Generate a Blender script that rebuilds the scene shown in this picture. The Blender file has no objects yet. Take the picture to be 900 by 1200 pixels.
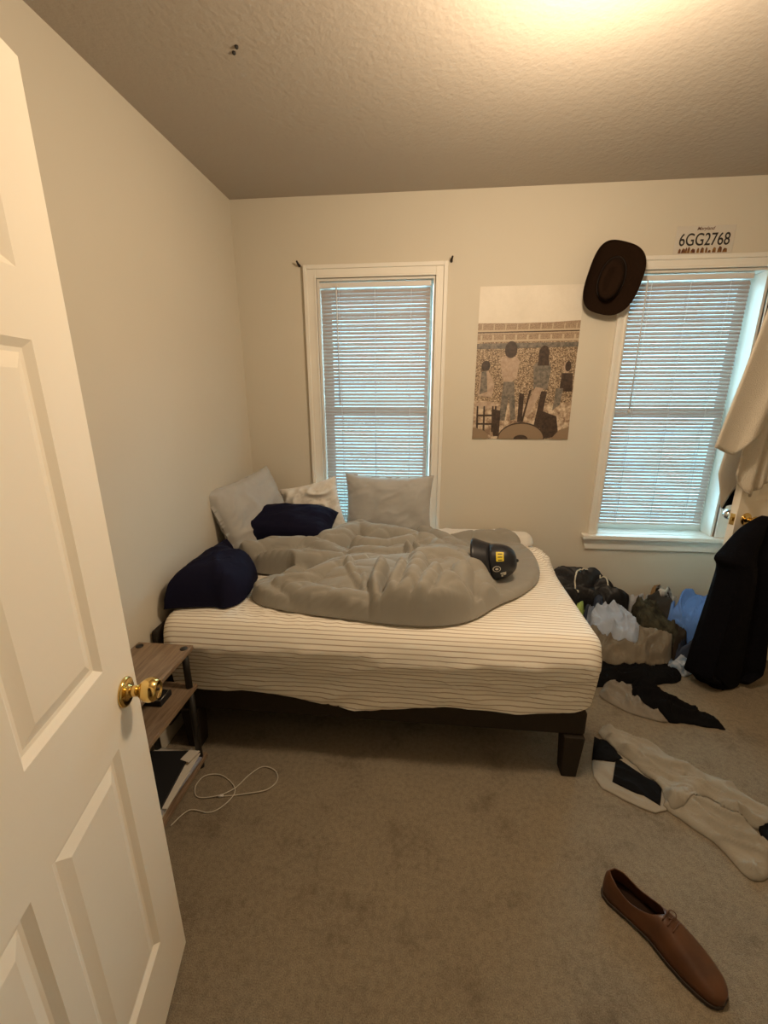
import bpy, bmesh, math, random
import numpy as np
from mathutils import Vector, Matrix

S = bpy.context.scene
COL = S.collection
R_ = math.radians

# ------------------------------------------------------------------ camera
CF, CP, CR, CY, CZ = 498.0, 0.278, -0.002, -0.098, 1.528
def cam_axes():
    cp, sp, cy, sy = math.cos(CP), math.sin(CP), math.cos(CY), math.sin(CY)
    F = np.array([sy*cp, cy*cp, -sp]); R = np.array([cy, -sy, 0.0]); U = np.cross(R, F)
    c, s = math.cos(CR), math.sin(CR)
    return F, c*R + s*U, c*U - s*R
FW, RT, UP = cam_axes()
EYE = np.array([0, 0, CZ])
cam_d = bpy.data.cameras.new('camera'); cam = bpy.data.objects.new('camera', cam_d); COL.objects.link(cam)
M = Matrix.Identity(4)
for i in range(3):
    M[i][0], M[i][1], M[i][2] = RT[i], UP[i], -FW[i]
M.translation = Vector(EYE)
cam.matrix_world = M
cam_d.sensor_fit = 'VERTICAL'; cam_d.sensor_height = 36.0; cam_d.lens = 36.0*CF/1200.0
cam_d.clip_start = 0.02
S.camera = cam

def W(px, py, ax, val):
    """the point of the room seen at a pixel, on the plane ax = val"""
    d = FW + RT*(px-450)/CF - UP*(py-600)/CF
    i = 'xyz'.index(ax)
    return EYE + d*((val-EYE[i])/d[i])

# ------------------------------------------------------------------ world, lights, exposure
wd = bpy.data.worlds.new('world'); S.world = wd; wd.use_nodes = True
bg = wd.node_tree.nodes['Background']
bg.inputs['Color'].default_value = (0.46, 0.82, 1.0, 1); bg.inputs['Strength'].default_value = 13.0
LAMP = (0.42, 1.27)
ld = bpy.data.lights.new('ceiling_bulb', 'POINT'); ld.energy = 48; ld.color = (1.0, 0.77, 0.53); ld.shadow_soft_size = 0.07
lo = bpy.data.objects.new('ceiling_bulb', ld); lo.location = (LAMP[0], LAMP[1], 2.20); COL.objects.link(lo)
S.view_settings.view_transform = 'Standard'; S.view_settings.look = 'None'
S.view_settings.exposure = 0.0; S.view_settings.gamma = 1.0; S.view_settings.use_curve_mapping = False
S.cycles.max_bounces = 8; S.cycles.diffuse_bounces = 5; S.cycles.transparent_max_bounces = 12

# ------------------------------------------------------------------ materials
def mat(name, col, rough=0.8, metal=0.0, var=0.0, vscale=4.0, bump=0.0, bscale=60.0, sheen=0.0, emit=None, col2=None, bdist=0.01, detail=4.0):
    m = bpy.data.materials.new(name); m.use_nodes = True
    nt = m.node_tree; b = nt.nodes['Principled BSDF']
    b.inputs['Base Color'].default_value = (*col, 1); b.inputs['Roughness'].default_value = rough
    b.inputs['Metallic'].default_value = metal
    if rough >= 0.85: b.inputs['Specular IOR Level'].default_value = 0.12
    if sheen: b.inputs['Sheen Weight'].default_value = sheen; b.inputs['Sheen Roughness'].default_value = 0.5
    tc = nt.nodes.new('ShaderNodeTexCoord')
    if var or col2:
        n = nt.nodes.new('ShaderNodeTexNoise'); n.inputs['Scale'].default_value = vscale; n.inputs['Detail'].default_value = detail
        nt.links.new(tc.outputs['Object'], n.inputs['Vector'])
        r = nt.nodes.new('ShaderNodeValToRGB')
        c2 = col2 if col2 else tuple(c*(1-var) for c in col)
        r.color_ramp.elements[0].position = 0.36; r.color_ramp.elements[0].color = (*c2, 1)
        r.color_ramp.elements[1].position = 0.64; r.color_ramp.elements[1].color = (*col, 1)
        nt.links.new(n.outputs['Fac'], r.inputs['Fac']); nt.links.new(r.outputs['Color'], b.inputs['Base Color'])
    if bump:
        n = nt.nodes.new('ShaderNodeTexNoise'); n.inputs['Scale'].default_value = bscale; n.inputs['Detail'].default_value = 3
        nt.links.new(tc.outputs['Object'], n.inputs['Vector'])
        bp = nt.nodes.new('ShaderNodeBump'); bp.inputs['Strength'].default_value = bump; bp.inputs['Distance'].default_value = bdist
        nt.links.new(n.outputs['Fac'], bp.inputs['Height']); nt.links.new(bp.outputs['Normal'], b.inputs['Normal'])
    if emit:
        b.inputs['Emission Color'].default_value = (*emit[:3], 1); b.inputs['Emission Strength'].default_value = emit[3]
    return m

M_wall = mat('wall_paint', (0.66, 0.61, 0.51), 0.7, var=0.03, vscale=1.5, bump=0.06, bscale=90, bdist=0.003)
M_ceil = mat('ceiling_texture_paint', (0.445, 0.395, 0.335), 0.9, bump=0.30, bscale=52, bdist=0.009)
M_trim = mat('trim_paint', (0.82, 0.79, 0.72), 0.45, var=0.04, vscale=6)
M_door = mat('door_paint', (0.92, 0.86, 0.74), 0.40, bump=0.05, bscale=120, bdist=0.002)
M_brass = mat('brass', (0.80, 0.58, 0.22), 0.14, metal=1.0)
M_chrome = mat('chrome', (0.75, 0.74, 0.72), 0.15, metal=1.0)
M_white_pl = mat('white_plastic', (0.72, 0.70, 0.68), 0.45)
M_mattress = mat('mattress_ticking', (0.80, 0.78, 0.74), 0.85, bump=0.2, bscale=150)
M_frame = mat('bed_frame_fabric', (0.035, 0.028, 0.022), 0.85, bump=0.3, bscale=220)
M_duvet = mat('duvet_cotton', (0.32, 0.30, 0.26), 0.88, var=0.06, vscale=9, bump=0.15, bscale=320, sheen=0.15, bdist=0.003)
M_grey_pil = mat('grey_pillowcase', (0.43, 0.42, 0.40), 0.75, bump=0.12, bscale=280, sheen=0.2, bdist=0.003)
M_navy = mat('navy_pillowcase', (0.007, 0.007, 0.022), 0.85, bump=0.15, bscale=260, bdist=0.003)
M_whitecloth = mat('white_cotton', (0.74, 0.71, 0.66), 0.85, bump=0.15, bscale=260, bdist=0.003)
M_black = mat('black_cloth', (0.006, 0.006, 0.007), 0.9, bump=0.2, bscale=200)
M_robe = mat('robe_fleece', (0.0035, 0.0035, 0.006), 0.95, bump=0.5, bscale=160)
M_towel = mat('towel_terry', (0.66, 0.60, 0.50), 0.95, bump=0.6, bscale=240, sheen=0.3)
M_helmet = mat('helmet_shell', (0.012, 0.013, 0.018), 0.38)
M_yellow = mat('yellow_sticker', (0.75, 0.58, 0.03), 0.5)
M_whitest = mat('white_sticker', (0.75, 0.72, 0.62), 0.5)
M_lining = mat('tan_padding', (0.52, 0.36, 0.22), 0.9)
M_hat = mat('brown_felt', (0.016, 0.0075, 0.0035), 0.95, bump=0.2, bscale=160)
M_hatband = mat('dark_hatband', (0.012, 0.006, 0.004), 0.6)
M_ink = mat('black_ink', (0.02, 0.018, 0.016), 0.6)
M_blackmetal = mat('black_metal', (0.012, 0.011, 0.010), 0.5)
M_paper = mat('paper', (0.66, 0.62, 0.55), 0.7)
M_blackbook = mat('black_cover', (0.008, 0.008, 0.010), 0.75)
M_bluebook = mat('blue_cover', (0.16, 0.20, 0.36), 0.45, col2=(0.50, 0.50, 0.52), vscale=14)
M_cable = mat('white_cable', (0.62, 0.57, 0.48), 0.5)

def mat_nodes(name, rough=0.8):
    m = bpy.data.materials.new(name); m.use_nodes = True
    nt = m.node_tree; b = nt.nodes['Principled BSDF']; b.inputs['Roughness'].default_value = rough
    tc = nt.nodes.new('ShaderNodeTexCoord')
    return m, nt, b, tc
def N(nt, typ, **kw):
    n = nt.nodes.new(typ)
    for k, v in kw.items():
        if k in n.inputs: n.inputs[k].default_value = v
        else: setattr(n, k, v)
    return n
def ramp(nt, stops, interp='LINEAR'):
    r = nt.nodes.new('ShaderNodeValToRGB'); cr = r.color_ramp; cr.interpolation = interp
    while len(cr.elements) > len(stops): cr.elements.remove(cr.elements[-1])
    while len(cr.elements) < len(stops): cr.elements.new(0.5)
    for e, (p, c) in zip(cr.elements, stops): e.position = p; e.color = (*c, 1)
    return r

# carpet: short brown-beige pile, worn and stained
def carpet():
    m, nt, b, tc = mat_nodes('carpet', 0.98); L = nt.links.new
    n1 = N(nt, 'ShaderNodeTexNoise', Scale=320.0, Detail=4.0); L(tc.outputs['Object'], n1.inputs['Vector'])
    n2 = N(nt, 'ShaderNodeTexNoise', Scale=5.0, Detail=8.0, Roughness=0.7); L(tc.outputs['Object'], n2.inputs['Vector'])
    n3 = N(nt, 'ShaderNodeTexNoise', Scale=60.0, Detail=5.0); L(tc.outputs['Object'], n3.inputs['Vector'])
    r1 = ramp(nt, [(0.3, (0.22, 0.18, 0.125)), (0.7, (0.38, 0.315, 0.225))]); L(n1.outputs['Fac'], r1.inputs['Fac'])
    r2 = ramp(nt, [(0.30, (0.62, 0.58, 0.54)), (0.46, (0.95, 0.95, 0.95)), (0.7, (1.06, 1.05, 1.03))]); L(n2.outputs['Fac'], r2.inputs['Fac'])
    r3 = ramp(nt, [(0.32, (0.80, 0.79, 0.78)), (0.6, (1, 1, 1))]); L(n3.outputs['Fac'], r3.inputs['Fac'])
    mx = N(nt, 'ShaderNodeMix', data_type='RGBA', blend_type='MULTIPLY'); mx.inputs[0].default_value = 1
    L(r1.outputs['Color'], mx.inputs[6]); L(r2.outputs['Color'], mx.inputs[7])
    mx2 = N(nt, 'ShaderNodeMix', data_type='RGBA', blend_type='MULTIPLY'); mx2.inputs[0].default_value = 1
    L(mx.outputs[2], mx2.inputs[6]); L(r3.outputs['Color'], mx2.inputs[7])
    L(mx2.outputs[2], b.inputs['Base Color'])
    bp = N(nt, 'ShaderNodeBump', Strength=0.7, Distance=0.008); L(n1.outputs['Fac'], bp.inputs['Height']); L(bp.outputs['Normal'], b.inputs['Normal'])
    return m
M_carpet = carpet()

# striped fitted sheet: thin brown pinstripes running along the bed
def sheet_mat():
    m, nt, b, tc = mat_nodes('pinstripe_sheet', 0.85); L = nt.links.new
    at_ = N(nt, 'ShaderNodeAttribute', attribute_name='stripe'); dv = N(nt, 'ShaderNodeMath', operation='DIVIDE'); L(at_.outputs['Fac'], dv.inputs[0]); dv.inputs[1].default_value = 0.0200
    fr = N(nt, 'ShaderNodeMath', operation='FRACT'); L(dv.outputs[0], fr.inputs[0])
    r = ramp(nt, [(0.0, (0.90, 0.85, 0.75)), (0.36, (0.90, 0.85, 0.75)), (0.46, (0.42, 0.32, 0.23)), (0.54, (0.42, 0.32, 0.23)), (0.64, (0.90, 0.85, 0.75))])
    L(fr.outputs[0], r.inputs['Fac']); L(r.outputs['Color'], b.inputs['Base Color'])
    return m
M_sheet = sheet_mat()

def wood_mat():
    m, nt, b, tc = mat_nodes('oak_laminate', 0.55); L = nt.links.new
    mp = N(nt, 'ShaderNodeMapping'); mp.inputs['Scale'].default_value = (26, 2.2, 26); L(tc.outputs['Object'], mp.inputs['Vector'])
    n = N(nt, 'ShaderNodeTexNoise', Scale=2.2, Detail=9.0, Roughness=0.65, Distortion=0.6); L(mp.outputs[0], n.inputs['Vector'])
    r = ramp(nt, [(0.30, (0.13, 0.085, 0.05)), (0.5, (0.24, 0.165, 0.105)), (0.7, (0.34, 0.25, 0.165))])
    L(n.outputs['Fac'], r.inputs['Fac']); L(r.outputs['Color'], b.inputs['Base Color'])
    return m
M_wood = wood_mat()

def leather():
    m, nt, b, tc = mat_nodes('brown_leather', 0.42); L = nt.links.new
    n = N(nt, 'ShaderNodeTexNoise', Scale=14.0, Detail=5.0); L(tc.outputs['Object'], n.inputs['Vector'])
    r = ramp(nt, [(0.3, (0.062, 0.022, 0.007)), (0.7, (0.115, 0.043, 0.015))]); L(n.outputs['Fac'], r.inputs['Fac']); L(r.outputs['Color'], b.inputs['Base Color'])
    return m
M_leather = leather()
M_shoe_in = mat('shoe_lining', (0.030, 0.016, 0.010), 0.9)
M_sole = mat('shoe_sole', (0.03, 0.018, 0.012), 0.7)

def glass_mat():
    m = bpy.data.materials.new('window_glass'); m.use_nodes = True
    nt = m.node_tree; nt.nodes.clear(); L = nt.links.new
    o = N(nt, 'ShaderNodeOutputMaterial'); t = N(nt, 'ShaderNodeBsdfTransparent'); g = N(nt, 'ShaderNodeBsdfGlossy'); g.inputs['Roughness'].default_value = 0.02
    t.inputs['Color'].default_value = (0.93, 0.98, 0.98, 1)
    f = N(nt, 'ShaderNodeFresnel', IOR=1.45); mx = N(nt, 'ShaderNodeMixShader')
    L(f.outputs[0], mx.inputs[0]); L(t.outputs[0], mx.inputs[1]); L(g.outputs[0], mx.inputs[2]); L(mx.outputs[0], o.inputs[0])
    return m
M_glass = glass_mat()

def slat_mat():
    m = bpy.data.materials.new('blind_vinyl'); m.use_nodes = True
    nt = m.node_tree; b = nt.nodes['Principled BSDF']; L = nt.links.new
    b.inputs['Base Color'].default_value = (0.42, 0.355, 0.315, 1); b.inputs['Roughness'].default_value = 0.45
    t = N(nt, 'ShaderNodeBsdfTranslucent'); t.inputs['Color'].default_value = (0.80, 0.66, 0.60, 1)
    mx = N(nt, 'ShaderNodeMixShader'); mx.inputs[0].default_value = 0.02
    o = nt.nodes['Material Output']; L(b.outputs[0], mx.inputs[1]); L(t.outputs[0], mx.inputs[2]); L(mx.outputs[0], o.inputs[0])
    return m
M_slat = slat_mat()

# ------------------------------------------------------------------ object helpers
def props(o, label=None, cat=None, group=None, kind=None):
    if label: o['label'] = label
    if cat: o['category'] = cat
    if group: o['group'] = group
    if kind: o['kind'] = kind
    return o
def empty(name, loc, label=None, cat=None, group=None, kind=None, rotz=0):
    o = bpy.data.objects.new(name, None); o.location = loc; o.rotation_euler = (0, 0, rotz); o.empty_display_size = 0.05
    COL.objects.link(o); return props(o, label, cat, group, kind)
def child(o, parent):
    """parent o keeping its world place (o's mesh is in world coordinates)"""
    o.parent = parent
    o.matrix_parent_inverse = (Matrix.Translation(parent.location) @ parent.rotation_euler.to_matrix().to_4x4()).inverted() if parent.parent is None else Matrix.Identity(4)
    return o
class MB:
    def __init__(s): s.v = []; s.f = []; s.mi = []; s.sm = []
    def add(s, vs, fs, smooth=True, mi=0):
        k = len(s.v); s.v += [tuple(map(float, p)) for p in vs]
        s.f += [tuple(k+i for i in f) for f in fs]; s.sm += [smooth]*len(fs); s.mi += [mi]*len(fs); return s
    def box(s, lo, hi, mi=0, mtx=None):
        x0, y0, z0 = lo; x1, y1, z1 = hi
        vs = [(x0,y0,z0),(x1,y0,z0),(x1,y1,z0),(x0,y1,z0),(x0,y0,z1),(x1,y0,z1),(x1,y1,z1),(x0,y1,z1)]
        if mtx: vs = [tuple(mtx @ Vector(v)) for v in vs]
        return s.add(vs, [(0,3,2,1),(4,5,6,7),(0,1,5,4),(1,2,6,5),(2,3,7,6),(3,0,4,7)], False, mi)
    def tube(s, pts, r, n=8, closed=False, mi=0, cap=True):
        pts = [Vector(p) for p in pts]; rs = r if hasattr(r, '__len__') else [r]*len(pts)
        vs = []; fs = []; m = len(pts); ref = Vector((0.13, 0.21, 0.97)); prev = None
        for i, p in enumerate(pts):
            a = pts[i-1] if (i > 0 or closed) else pts[i]; c = pts[(i+1) % m] if (i < m-1 or closed) else pts[i]
            t = (c-a).normalized()
            if prev is None: u = t.cross(ref).normalized()
            else: u = (prev - t*prev.dot(t)).normalized()
            prev = u; w = t.cross(u)
            for k in range(n):
                an = 2*math.pi*k/n; vs.append(p + (u*math.cos(an) + w*math.sin(an))*rs[i])
        for i in range(m if closed else m-1):
            j = (i+1) % m
            for k in range(n):
                l = (k+1) % n; fs.append((i*n+k, i*n+l, j*n+l, j*n+k))
        if cap and not closed: fs.append(tuple(range(n-1, -1, -1))); fs.append(tuple((m-1)*n+k for k in range(n)))
        return s.add(vs, fs, True, mi)
    def loft(s, rings, cap0=True, cap1=True, mi=0, smooth=True, closed=True):
        n = len(rings[0]); vs = [p for r in rings for p in r]; fs = []
        for i in range(len(rings)-1):
            for k in range(n if closed else n-1):
                l = (k+1) % n; fs.append((i*n+k, i*n+l, (i+1)*n+l, (i+1)*n+k))
        if closed and cap0: fs.append(tuple(range(n-1, -1, -1)))
        if closed and cap1: fs.append(tuple((len(rings)-1)*n+k for k in range(n)))
        return s.add(vs, fs, smooth, mi)
    def lathe(s, prof, n=32, mtx=None, mi=0, cap0=True, cap1=True):
        rings = []
        for r, z in prof:
            rings.append([Vector((r*math.cos(2*math.pi*k/n), r*math.sin(2*math.pi*k/n), z)) for k in range(n)])
        if mtx: rings = [[mtx @ p for p in r] for r in rings]
        return s.loft(rings, cap0, cap1, mi)
    def build(s, name, m, parent=None, bevel=0.0, subsurf=0, seg=2, solid=0.0, autosm=True):
        me = bpy.data.meshes.new(name); me.from_pydata(s.v, [], s.f); me.validate()
        ms = m if isinstance(m, (list, tuple)) else [m]
        for q in ms: me.materials.append(q)
        if len(me.polygons) == len(s.sm):
            me.polygons.foreach_set('use_smooth', s.sm); me.polygons.foreach_set('material_index', s.mi)
        bm = bmesh.new(); bm.from_mesh(me); bmesh.ops.recalc_face_normals(bm, faces=bm.faces); bm.to_mesh(me); bm.free()
        o = bpy.data.objects.new(name, me); COL.objects.link(o)
        if solid: md = o.modifiers.new('solid', 'SOLIDIFY'); md.thickness = solid; md.offset = 0
        if bevel: md = o.modifiers.new('bevel', 'BEVEL'); md.width = bevel; md.segments = seg; md.limit_method = 'ANGLE'; md.angle_limit = R_(40)
        if subsurf: md = o.modifiers.new('sub', 'SUBSURF'); md.levels = subsurf; md.render_levels = subsurf
        if parent is not None: child(o, parent)
        return o
def box(name, lo, hi, m, parent=None, bevel=0.0): return MB().box(lo, hi).build(name, m, parent, bevel)

# numpy noise
def perlin(x, y, seed=0):
    rs = np.random.RandomState(seed); P = rs.permutation(256); P = np.concatenate([P, P])
    A = rs.rand(256)*2*math.pi; gx, gy = np.cos(A), np.sin(A)
    xi = np.floor(x).astype(int); yi = np.floor(y).astype(int); xf = x-xi; yf = y-yi
    u = xf**3*(xf*(xf*6-15)+10); v = yf**3*(yf*(yf*6-15)+10)
    def g(ix, iy, dx, dy):
        h = P[(P[ix & 255] + iy) & 255]; return gx[h]*dx + gy[h]*dy
    a = g(xi, yi, xf, yf); b = g(xi+1, yi, xf-1, yf); c = g(xi, yi+1, xf, yf-1); d = g(xi+1, yi+1, xf-1, yf-1)
    return 1.4*((a*(1-u)+b*u)*(1-v) + (c*(1-u)+d*u)*v)
def crumple(X, Y, seed, scale=9.0, ang=0.0, aniso=2.2, puff=0.5):
    """cloth relief 0..1: folds running along ang; puff 1 = rounded swells with sharp creases, 0 = sharp crests"""
    c, s = math.cos(ang), math.sin(ang)
    wx = X + 0.40/scale*perlin(X*scale*0.55, Y*scale*0.55, seed+7); wy = Y + 0.40/scale*perlin(X*scale*0.55+9, Y*scale*0.55, seed+8)
    u = (wx*c + wy*s)*scale/aniso; v = (-wx*s + wy*c)*scale
    n1, n2, n3 = perlin(u, v, seed), perlin(u*2.0+3, v*2.1+1, seed+1), perlin(u*3.6+5, v*4.2, seed+2)
    B = lambda n: np.clip(np.abs(n)/0.55, 0, 1)**0.6           # swell
    Q = lambda n: np.clip(1-np.abs(n)/0.42, 0, 1)**1.6          # crest
    sw = 0.66*B(n1) + 0.26*B(n2)*B(n1) + 0.08*B(n3)
    cr = 0.62*Q(n1) + 0.28*Q(n2)*(0.4+0.6*B(n3)) + 0.10*Q(n3)
    K = lambda n, w: np.exp(-(n/w)**2)
    if puff > 0.5: return sw - 0.22*K(n1, 0.05)
    return cr - 0.30*K(n2+0.12, 0.05)*B(n1) + 0.10*B(n2)
def seg_dist(X, Y, pts, closed=False):
    d = np.full(X.shape, 1e9); n = len(pts)
    for i in range(n if closed else n-1):
        ax, ay = pts[i]; bx, by = pts[(i+1) % n]; ex, ey = bx-ax, by-ay; L2 = ex*ex+ey*ey+1e-12
        t = np.clip(((X-ax)*ex + (Y-ay)*ey)/L2, 0, 1)
        d = np.minimum(d, np.hypot(X-ax-t*ex, Y-ay-t*ey))
    return d
def poly_sdf(X, Y, pts):
    ins = np.zeros(X.shape, bool); n = len(pts)
    for i in range(n):
        ax, ay = pts[i]; bx, by = pts[(i+1) % n]
        if ay == by: continue
        c = ((ay > Y) != (by > Y)) & (X < (bx-ax)*(Y-ay)/(by-ay)+ax); ins ^= c
    d = seg_dist(X, Y, pts, True); return np.where(ins, d, -d)
def smooth_poly(pts, it=2):
    for _ in range(it):
        q = []
        for i in range(len(pts)):
            a, b = pts[i], pts[(i+1) % len(pts)]
            q += [(0.75*a[0]+0.25*b[0], 0.75*a[1]+0.25*b[1]), (0.25*a[0]+0.75*b[0], 0.25*a[1]+0.75*b[1])]
        pts = q
    return pts
def blur(H, k):
    for ax in (0, 1):
        acc = np.zeros_like(H); w = 0
        P = np.pad(H, [(k, k) if a == ax else (0, 0) for a in (0, 1)], mode='edge')
        for i in range(-k, k+1):
            g = math.exp(-2.0*(i/k)**2); sl = [slice(None)]*2; sl[ax] = slice(k+i, k+i+H.shape[ax]); acc += g*P[tuple(sl)]; w += g
        H = acc/w
    return H
def dilate(H, k):
    for ax in (0, 1):
        P = np.pad(H, [(k, k) if a == ax else (0, 0) for a in (0, 1)], mode='edge'); out = H.copy()
        for i in range(-k, k+1):
            sl = [slice(None)]*2; sl[ax] = slice(k+i, k+i+H.shape[ax]); out = np.maximum(out, P[tuple(sl)])
        H = out
    return H
def sstep(a, b, x):
    t = np.clip((x-a)/(b-a), 0, 1); return t*t*(3-2*t)

class Ground:
    """a height map things are draped over, one on another"""
    def __init__(s, x0, x1, y0, y1, res, z):
        s.x = np.arange(x0, x1+1e-9, res); s.y = np.arange(y0, y1+1e-9, res); s.res = res
        s.X, s.Y = np.meshgrid(s.x, s.y, indexing='ij'); s.H = np.full(s.X.shape, float(z))
    def at(s, x, y):
        i = int(np.clip(round((x-s.x[0])/s.res), 0, len(s.x)-1)); j = int(np.clip(round((y-s.y[0])/s.res), 0, len(s.y)-1)); return s.H[i, j]
    def drape(s, name, m, poly, T=0.02, R=0.03, bulk=0.0, bR=0.15, fold=0.015, fscale=9, fang=0.0, aniso=2.2, seed=1, ridges=(), tops=None, smooth=6, parent=None, rough=0.0, sub=2, extra=None, puff=0.0, fmask=None, mound=None):
        pts = smooth_poly(list(poly), sub) if sub else list(poly)
        xs = [p[0] for p in pts]; ys = [p[1] for p in pts]; mg = 3
        i0 = max(0, np.searchsorted(s.x, min(xs))-mg); i1 = min(len(s.x), np.searchsorted(s.x, max(xs))+mg)
        j0 = max(0, np.searchsorted(s.y, min(ys))-mg); j1 = min(len(s.y), np.searchsorted(s.y, max(ys))+mg)
        X = s.X[i0:i1, j0:j1]; Y = s.Y[i0:i1, j0:j1]; H = s.H[i0:i1, j0:j1]
        d = poly_sdf(X, Y, pts)
        if rough: d = d + rough*perlin(X*14, Y*14, seed+20)*sstep(-0.03, 0.0, d)
        din = np.clip(d, 0, None)
        soft = np.maximum(blur(dilate(H, smooth//2), smooth), H) if smooth else H
        base = H + (soft-H)*sstep(0.0, 0.05, din)
        if mound is not None: base = np.maximum(base, mound(X, Y)*sstep(-0.002, 0.025, din))
        prof = T*np.sqrt(np.clip(1-(1-np.clip(din/R, 0, 1))**2, 0, 1))
        top = base + prof
        if bulk: top += bulk*np.sqrt(np.clip(1-(1-np.clip(din/bR, 0, 1))**2, 0, 1))
        if tops is not None: top = np.maximum(top, base + tops(X, Y)*sstep(0, 0.02, din))
        if fold: top += fold*crumple(X, Y, seed, fscale, fang, aniso, puff)*sstep(0.0, 0.03, din)*(fmask(X, Y) if fmask else 1)
        for (pl, w, h) in ridges:
            top += h*np.exp(-(seg_dist(X, Y, pl)/w)**2)*sstep(0.0, 0.03, din)
        if extra is not None: top += extra(X, Y)*sstep(0, 0.03, din)
        top = np.maximum(top, H+0.004+0.6*np.minimum(prof, 0.012))
        keep = d > 0
        cell = keep[:-1, :-1] | keep[1:, :-1] | keep[:-1, 1:] | keep[1:, 1:]
        use = np.zeros_like(keep)
        use[:-1, :-1] |= cell; use[1:, :-1] |= cell; use[:-1, 1:] |= cell; use[1:, 1:] |= cell
        gx, gy = np.gradient(d, s.res)
        PX = np.where(keep, X, X - d*gx); PY = np.where(keep, Y, Y - d*gy)
        idx = -np.ones(X.shape, int); ii = np.argwhere(use); n = len(ii); idx[use] = np.arange(n)
        vt = np.stack([PX[use], PY[use], top[use]], 1); vb = np.stack([PX[use], PY[use], H[use]+0.0012], 1)
        fs = []; ed = {}
        for (i, j) in np.argwhere(cell):
            q = (idx[i, j], idx[i+1, j], idx[i+1, j+1], idx[i, j+1]); fs.append(q)
            for a, b in ((q[0], q[1]), (q[1], q[2]), (q[2], q[3]), (q[3], q[0])):
                if (b, a) in ed: del ed[(b, a)]
                else: ed[(a, b)] = 1
        nf = len(fs)
        fs += [tuple(n+k for k in q[::-1]) for q in fs[:nf]]
        fs += [(b, a, n+a, n+b) for (a, b) in ed]
        mb = MB(); mb.add(np.concatenate([vt, vb]).tolist(), fs)
        o = mb.build(name, m, parent)
        Hn = np.where(keep, np.maximum(H, top), H); s.H[i0:i1, j0:j1] = Hn
        return o

# ================================================================== the room
XL, YB, ZC, XR = -1.12, 2.65, 2.55, 2.40
W1 = (-0.645, 0.033, 0.665, 2.143); W2 = (1.075, 1.762, 0.665, 2.140)     # the two window openings
props(box('floor', (XL-0.12, -1.5, -0.08), (XR+0.12, YB+0.17, 0), M_carpet), kind='structure')
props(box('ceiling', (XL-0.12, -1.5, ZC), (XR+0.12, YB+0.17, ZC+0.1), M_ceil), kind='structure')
props(box('wall_left', (XL-0.12, -1.5, 0), (XL, YB+0.17, ZC), M_wall), kind='structure')
props(box('wall_right', (XR, -1.5, 0), (XR+0.12, YB+0.17, ZC), M_wall), kind='structure')
b = MB(); y0, y1 = YB, YB+0.17
for lo, hi in [((XL, 0), (W1[0], ZC)), ((W1[0], 0), (W1[1], W1[2])), ((W1[0], W1[3]), (W1[1], ZC)), ((W1[1], 0), (W2[0], ZC)),
               ((W2[0], 0), (W2[1], W2[2])), ((W2[0], W2[3]), (W2[1], ZC)), ((W2[1], 0), (XR, ZC))]:
    b.box((lo[0], y0, lo[1]), (hi[0], y1, hi[1]))
props(b.build('wall_back', M_wall), kind='structure')
b = MB()
b.box((XL, -0.16, 0), (-0.50, -0.04, ZC)); b.box((0.32, -0.16, 0), (XR, -0.04, ZC)); b.box((-0.50, -0.16, 2.06), (0.32, -0.04, ZC))
props(b.build('wall_front', M_wall), kind='structure')
props(box('wall_hall', (XL, -1.5, 0), (XR, -1.4, ZC), M_wall), kind='structure')

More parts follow.
